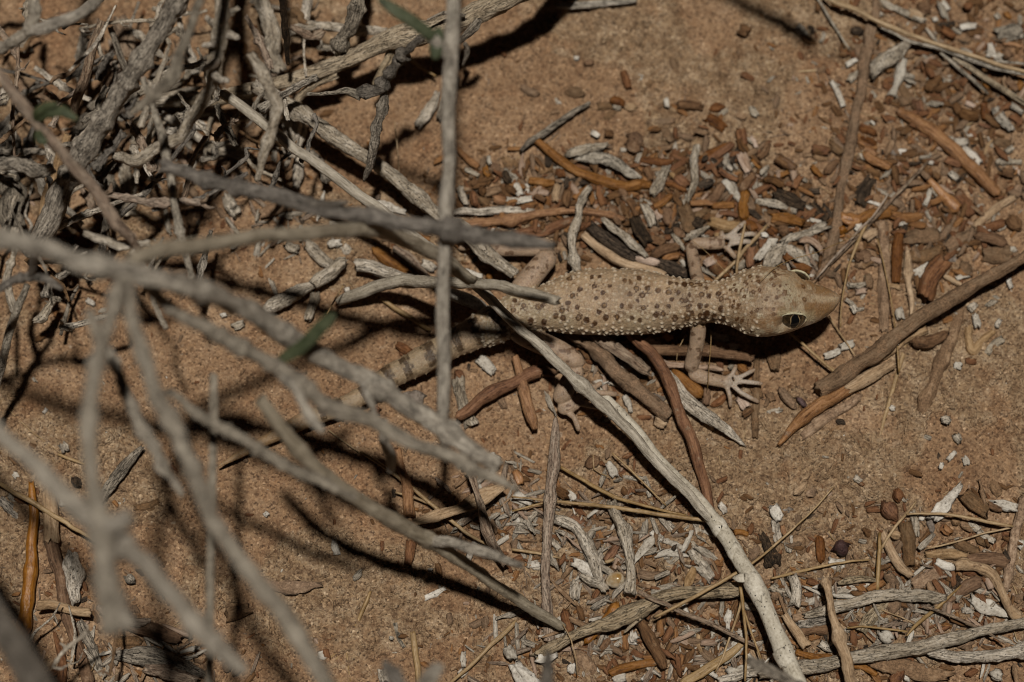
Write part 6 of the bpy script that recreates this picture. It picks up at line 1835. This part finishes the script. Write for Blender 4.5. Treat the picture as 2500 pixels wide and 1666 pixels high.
LANDMARKS = [("the gecko's snout tip", 2045, 735), ("the gecko's eye", 1940, 790), ("the gecko's far eye", 1955, 655), ("the back of the gecko's head", 1790, 720), ("the gecko's neck", 1720, 690), ("the lower front foot", 1800, 940),
             ("the lower front elbow", 1680, 910), ("the upper front foot", 1800, 585), ("the upper front elbow", 1685, 595), ("the gecko's mid back", 1500, 660), ("the gecko's belly edge", 1480, 825), ("the gecko's raised knee", 1360, 600),
             ("the hind foot", 1390, 1000), ("the bent hind knee", 1430, 880), ("the tail base", 1180, 800), ("the banded tail", 1000, 890), ("the tail tip", 560, 1130), ("the curved orange stick", 1480, 430), ("the upright grey white twig", 1697, 430),
             ("the white twig standing at the gecko's back", 1415, 560), ("the level orange stick", 1250, 540), ("the level pale twig", 1170, 515), ("the upright jointed stem", 1090, 430), ("the thick beige branch", 950, 130), ("the dark curved twig", 925, 210),
             ("the thickest grey branch", 260, 280), ("the green leaf pair", 130, 280), ("the green leaf", 745, 830), ("the stump", 265, 1520), ("the amber jointed stick", 70, 1430), ("the straw fan", 2300, 150), ("the chunky bark lump", 2170, 140),
             ("the bone shaped twig", 2190, 190), ("the smooth orange stick", 2310, 370), ("the glossy amber twig", 2310, 460), ("the mottled buried stick", 2090, 330), ("the leaning straw bundle", 2080, 600), ("the short red brown stick", 2190, 630),
             ("the seed stalk", 2215, 690), ("the long hollow stick", 2260, 790), ("the orange frayed stick", 2000, 990), ("the notched sandy stick", 2290, 920), ("the forked twig piece", 2390, 830), ("the white jointed stem", 1840, 1430), ("the fibrous stalk", 1335, 1300),
             ("the resin bead", 1505, 1420), ("the amber pod", 1485, 1520), ("the long cream stick", 1560, 1500), ("the long red brown stick", 1730, 1220), ("the jointed brown stick", 1600, 1590), ("the wide straw blade", 1770, 1610), ("the plum pebble", 2050, 1340),
             ("the black crumbly lump", 1880, 1340), ("the twisted stick", 2400, 1390), ("the white slanting strip", 2310, 1230), ("the wavy pale stick", 2200, 1455), ("the longest weathered stick", 2230, 1570), ("the upright knotted twig", 2040, 1520),
             ("the white curl", 2160, 1555), ("the thick upright stick", 2215, 1330), ("the frayed stalk", 1160, 1220), ("the tan leaf", 1130, 1260), ("the sloping tan branch tip", 1330, 1510), ("the yellow straw stub", 1015, 1590), ("the ragged sand flake", 690, 1425),
             ("the level brown stick by the foot", 1730, 860), ("the long tan brown stick", 1530, 650), ("the blackened stick", 1490, 600), ("the edge straw with pale ends", 1950, 175), ("the thin upright stem", 515, 1400), ("the stick with frayed straw", 1700, 560)]
AREA = [(1600, 330, "the open upper sand"), (2300, 250, "the upper chip field")]

USED = {}
def describe(base, cu, cv, extra=()):
    near = sorted(LANDMARKS, key=lambda q: math.hypot(q[1] - cu, q[2] - cv))[:4]
    def rel(q):
        dx, dy = cu - q[1], cv - q[2]
        d = math.hypot(dx, dy)
        way = "beside" if abs(dx) > 1.3 * abs(dy) else ("below" if dy > 0 else "above")
        return ("just " if d < 45 else "well " if d > 150 and way != "beside" else "") + way + " " + q[0]
    cands = [f"{base} {rel(near[0])}"] + [f"{base} {rel(near[0])}, towards {q[0]}" for q in near[1:]] + [f"{base} {rel(q)}" for q in near[1:]]
    cands += [f"{base} {rel(near[0])}, next to a {c} one" for c in extra]
    lab = next((c for c in cands if c not in USED and len(c.split()) <= 16), cands[0])
    USED[lab] = 1
    return lab

def chip_objects():
    rs = random.Random(3)
    items = []
    for ln in CHIPS.strip().splitlines():
        r, x1, y1, x2, y2, w, m = ln.split()
        x1, y1, x2, y2, w = map(float, (x1, y1, x2, y2, w))
        if w <= 20 and m != 'white':
            continue
        u1, v1 = nat(r, x1, y1)
        u2, v2 = nat(r, x2, y2)
        items.append([u1, v1, u2, v2, w / REG[r][2], m])
    for it in items:
        u1, v1, u2, v2, w, m = it
        cu, cv = (u1 + u2) / 2, (v1 + v2) / 2
        L = math.hypot(u2 - u1, v2 - v1)
        ang = math.degrees(math.atan2(-(v2 - v1), u2 - u1)) % 180
        ori = "level" if ang < 25 or ang > 155 else "upright" if 65 < ang < 115 else "up-slanting" if ang <= 65 else "down-slanting"
        ratio = L / w
        shape = "crumb" if L < 12 else "stubby" if ratio < 1.5 else "slim" if ratio > 3.2 else "plump" if w > 22 else "short"
        noun = "flake" if m in ('white', 'pale', 'pink', 'ashen') else "clod" if m in ('sandy', 'stone') else "chip"
        col = COLOUR[m]
        base = f"{shape} {ori} {col} {noun}" if shape != "crumb" else f"tiny {col} {noun}"
        nb = sorted((j for j in items if j is not it), key=lambda j: math.hypot((j[0] + j[2]) / 2 - cu, (j[1] + j[3]) / 2 - cv))[:2]
        lab = describe(base, cu, cv, [COLOUR[j[5]] for j in nb])
        name = {'flake': 'pale_flake', 'clod': 'earth_clod', 'chip': 'bark_chip'}[noun]
        _seed[0] += 1
        k = min(1.0, w / max(L, 1e-6))
        rad = w * 0.5 * 0.6 * PXK
        d = rs.uniform(0.15, 0.9) * rad * (0.2 if noun == "clod" or m == 'bark' else 1.0)
        lift = rs.uniform(0, 0.0009) + (0.0010 if 380 < cv < 640 and 1050 < cu < 1950 and noun != 'clod' else 0)
        if noun == 'clod' or (m == 'bark' and cv < 350):
            lift = 0
        ex = w * 0.18 if L > w else 0
        if L < w:
            s_ = (w * 0.9) / max(L, 1)
            u1, v1, u2, v2 = cu - (cu - u1) * s_, cv - (cv - v1) * s_, cu + (u2 - cu) * s_, cv + (v2 - cv) * s_
        bend = rs.uniform(-0.10, 0.10) * math.hypot(u2 - u1, v2 - v1)
        mu, mv = cu + bend * (v2 - v1) / max(L, 8), cv - bend * (u2 - u1) / max(L, 8)
        P = [at_ground(a, b, d + lift + t_) for a, b, t_ in ((u1, v1, rs.uniform(-0.4, 0.6) * rad * 0.5), (mu, mv, 0), (u2, v2, rs.uniform(-0.4, 0.6) * rad * 0.5))]
        R = [w / 2 * f * px_size(P[1]) for f in (rs.uniform(0.72, 0.95), 1.0, rs.uniform(0.65, 0.95))]
        V, F, tw = tube(np.array(P), np.array(R), seg=16, step=0.0003, rough={'chip': 0.16, 'flake': 0.26, 'clod': 0.34}[noun], plates=0.13, cracks=0.16, ridge=0.20 if noun == 'chip' else 0.05, nridge=rs.choice((4, 5, 6)), flat={'chip': rs.uniform(0.65, 0.95), 'flake': rs.uniform(0.3, 0.65), 'clod': rs.uniform(0.5, 0.8)}[noun],
                        ragged=0.6, round_ends=(noun == 'clod' or (noun == 'chip' and rs.random() < 0.35)), seed=_seed[0], maxn=22)
        o = link_mesh(name, V, F, MATS[m], origin=P[1], tw=tw)
        tag(o, lab, noun, f"{noun}s of the plant litter")
chip_objects()

# ------------------------------------------------------------------ low tangle of dead twigs in the shade of the shrub
def tangle():
    rs = random.Random(21)
    zones = [(150, 120, 230, 170, 26), (420, 260, 260, 170, 38), (180, 430, 200, 140, 26), (640, 330, 160, 120, 16), (120, 690, 160, 90, 7), (330, 640, 200, 90, 5), (300, 1540, 230, 90, 6), (760, 60, 120, 60, 4), (200, 160, 240, 170, -7), (200, 580, 240, 110, -7), (520, 480, 200, 130, -3)]
    for zu, zv, su, sv, cnt in zones:
        high = cnt < 0  # negative counts: taller twigs added to cast more shade on the sand
        for _ in range(abs(cnt)):
            u, v = zu + rs.gauss(0, su * 0.6), zv + rs.gauss(0, sv * 0.6)
            if not (-60 < u < 900):
                continue
            a = rs.choice((rs.uniform(0.3, 1.1), rs.uniform(1.2, 2.2), rs.uniform(-0.9, 0.3)))
            L = rs.uniform(60, 190)
            h0 = rs.choice((1.5, 3.0, 6.0, 10.0, 16.0, 24.0))
            if high:
                h0, L = rs.uniform(22, 50), rs.uniform(150, 330)
            slope = rs.uniform(-0.25, 0.35) if h0 > 3 else rs.uniform(0, 0.1)
            pts = []
            n = rs.choice((3, 4, 5))
            for i in range(n):
                t = i / (n - 1) - 0.5
                pts.append((u + math.cos(a) * L * t + rs.gauss(0, 7), v - math.sin(a) * L * t + rs.gauss(0, 7), max(0.5, h0 + slope * L * PXK * 600 * (t + 0.5))))
            w = rs.uniform(7, 22)
            m = rs.choice(('gray', 'gray', 'stalk', 'pale', 'pale', 'dull', 'bark', 'pale'))
            curl = rs.random() < 0.3
            size = "long" if L > 140 else "short" if L < 95 else "middling"
            ori = "level" if abs(math.sin(a)) < 0.4 else "upright" if abs(math.cos(a)) < 0.4 else "slanting"
            col = {'gray': 'grey', 'stalk': 'brownish', 'pale': 'pale grey', 'dark': 'blackened', 'dull': 'dark grey', 'bark': 'earthy brown'}[m]
            tw_o = stick("bark_curl" if curl else "dead_twig", 'N', pts, [w * rs.uniform(0.6, 1), w, w * rs.uniform(0.6, 1.1), w * rs.uniform(0.3, 0.9)], m,
                  describe(f"{size} {ori} {col} {'bark curl' if curl else 'twig'} {'high' if high else 'low'} in the tangle", u, v), "bark curl" if curl else "twig", "twigs tangled low under the shrub",
                  rough=0.38 if curl else 0.22, flat=0.5 if curl else 1.0, maxn=110, knots=[(rs.random(), rs.uniform(0.2, 0.45), 0.8) for _ in range(5)])
            if not curl and rs.random() < 0.5:
                for _k in range(rs.choice((1, 2, 3))):
                    bu, bv, bh = pts[rs.randrange(n)]
                    aa = a + rs.choice((-1, 1)) * rs.uniform(0.6, 1.3)
                    LL = rs.uniform(16, 46)
                    side(tw_o, 'N', [(bu, bv, bh), (bu + math.cos(aa) * LL * 0.5, bv - math.sin(aa) * LL * 0.5, bh + rs.uniform(0, 2)), (bu + math.cos(aa + 0.4) * LL, bv - math.sin(aa + 0.4) * LL, bh + rs.uniform(0, 4))], [w * 0.6, w * 0.5, w * 0.25], m, rough=0.3, maxn=40)
tangle()

# ------------------------------------------------------------------ crumbs nobody could count
def crumbs():
    rng = np.random.default_rng(11)
    # density of the litter over the photograph (native pixels): centre, spread, weight
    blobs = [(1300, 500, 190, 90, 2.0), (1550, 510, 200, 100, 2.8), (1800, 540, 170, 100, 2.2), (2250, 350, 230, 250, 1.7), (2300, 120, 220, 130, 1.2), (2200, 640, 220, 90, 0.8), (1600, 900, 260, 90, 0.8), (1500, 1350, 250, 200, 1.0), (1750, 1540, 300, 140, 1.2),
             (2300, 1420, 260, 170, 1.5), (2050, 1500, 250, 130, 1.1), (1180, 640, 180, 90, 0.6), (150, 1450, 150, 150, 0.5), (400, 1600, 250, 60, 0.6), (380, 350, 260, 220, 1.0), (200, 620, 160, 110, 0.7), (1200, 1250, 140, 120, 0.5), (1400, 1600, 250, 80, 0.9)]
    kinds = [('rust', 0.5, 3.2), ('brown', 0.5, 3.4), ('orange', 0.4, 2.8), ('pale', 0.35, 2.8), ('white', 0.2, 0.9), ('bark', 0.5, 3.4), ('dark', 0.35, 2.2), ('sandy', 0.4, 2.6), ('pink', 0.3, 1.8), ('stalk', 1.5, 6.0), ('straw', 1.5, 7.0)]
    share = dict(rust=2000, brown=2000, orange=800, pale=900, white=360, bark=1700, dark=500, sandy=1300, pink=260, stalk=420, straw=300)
    wts = np.array([b[4] * b[2] * b[3] for b in blobs])
    wts /= wts.sum()
    sec, prof = 7, [(-0.5, 0.0), (-0.49, 0.75), (-0.25, 1.0), (0.2, 0.97), (0.49, 0.72), (0.5, 0.0)]
    th = np.linspace(0, 2 * math.pi, sec, endpoint=False)
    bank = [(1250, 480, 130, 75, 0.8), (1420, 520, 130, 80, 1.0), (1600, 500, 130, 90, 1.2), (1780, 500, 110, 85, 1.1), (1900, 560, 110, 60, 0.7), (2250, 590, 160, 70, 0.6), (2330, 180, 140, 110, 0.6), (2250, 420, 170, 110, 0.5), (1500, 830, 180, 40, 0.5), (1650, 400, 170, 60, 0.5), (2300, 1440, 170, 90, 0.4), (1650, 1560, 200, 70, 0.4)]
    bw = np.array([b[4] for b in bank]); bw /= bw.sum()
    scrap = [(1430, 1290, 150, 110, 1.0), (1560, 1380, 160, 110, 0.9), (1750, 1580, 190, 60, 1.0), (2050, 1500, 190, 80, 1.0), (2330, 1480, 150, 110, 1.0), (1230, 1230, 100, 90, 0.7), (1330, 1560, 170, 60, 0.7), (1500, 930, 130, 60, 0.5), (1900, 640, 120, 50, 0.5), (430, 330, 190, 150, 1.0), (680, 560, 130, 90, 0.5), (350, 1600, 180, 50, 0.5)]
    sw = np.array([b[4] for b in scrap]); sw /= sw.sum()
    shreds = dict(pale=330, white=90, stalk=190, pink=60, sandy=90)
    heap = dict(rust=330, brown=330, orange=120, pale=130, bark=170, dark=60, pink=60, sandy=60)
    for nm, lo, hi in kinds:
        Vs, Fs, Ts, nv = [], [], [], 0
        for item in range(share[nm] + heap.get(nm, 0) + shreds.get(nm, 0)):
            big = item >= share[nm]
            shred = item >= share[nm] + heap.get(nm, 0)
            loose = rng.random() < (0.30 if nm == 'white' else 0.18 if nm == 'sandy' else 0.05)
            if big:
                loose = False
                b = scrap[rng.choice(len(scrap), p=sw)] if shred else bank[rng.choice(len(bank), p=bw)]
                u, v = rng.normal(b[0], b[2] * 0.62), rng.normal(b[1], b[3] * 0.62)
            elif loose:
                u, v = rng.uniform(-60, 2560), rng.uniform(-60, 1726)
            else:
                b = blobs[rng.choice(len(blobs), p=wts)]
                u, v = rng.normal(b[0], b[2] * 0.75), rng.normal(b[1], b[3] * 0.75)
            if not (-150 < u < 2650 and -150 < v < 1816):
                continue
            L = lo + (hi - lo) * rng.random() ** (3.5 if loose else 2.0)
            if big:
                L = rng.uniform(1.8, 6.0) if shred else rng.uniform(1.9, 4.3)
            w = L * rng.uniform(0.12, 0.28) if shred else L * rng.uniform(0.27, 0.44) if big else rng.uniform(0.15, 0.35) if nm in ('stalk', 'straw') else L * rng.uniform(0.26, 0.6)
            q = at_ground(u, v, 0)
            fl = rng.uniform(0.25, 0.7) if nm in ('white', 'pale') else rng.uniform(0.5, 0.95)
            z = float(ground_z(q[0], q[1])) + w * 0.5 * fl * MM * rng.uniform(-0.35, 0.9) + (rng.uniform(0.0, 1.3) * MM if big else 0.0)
            a, tilt = rng.uniform(0, 2 * math.pi), rng.normal(0, 0.25)
            d = np.array([math.cos(a) * math.cos(tilt), math.sin(a) * math.cos(tilt), math.sin(tilt)])
            s = np.array([-math.sin(a), math.cos(a), 0])
            up = np.cross(d, s)
            c = np.array([q[0], q[1], z])
            flute = 1 + 0.16 * np.cos(th * rng.choice((3, 4)) + rng.uniform(0, 6))
            sk = rng.normal(0, 0.10)
            for t_, r_ in prof:
                rr = r_ * flute * rng.uniform(0.8, 1.2, sec)
                P = c + d[None] * ((t_ * L + sk * np.cos(th) * L * (abs(t_) > 0.4)) * MM)[:, None] + (s[None] * np.cos(th)[:, None] + up[None] * np.sin(th)[:, None] * fl) * (w / 2 * rr * MM)[:, None]
                Vs.append(P)
                Ts.append(np.stack([np.cos(th) * w + nv % 97, np.sin(th) * w, np.full(sec, t_ * L + nv % 41)], axis=-1))
            for i in range(len(prof) - 1):
                for j in range(sec):
                    k = (j + 1) % sec
                    Fs.append((nv + i * sec + j, nv + i * sec + k, nv + (i + 1) * sec + k, nv + (i + 1) * sec + j))
            nv += len(prof) * sec
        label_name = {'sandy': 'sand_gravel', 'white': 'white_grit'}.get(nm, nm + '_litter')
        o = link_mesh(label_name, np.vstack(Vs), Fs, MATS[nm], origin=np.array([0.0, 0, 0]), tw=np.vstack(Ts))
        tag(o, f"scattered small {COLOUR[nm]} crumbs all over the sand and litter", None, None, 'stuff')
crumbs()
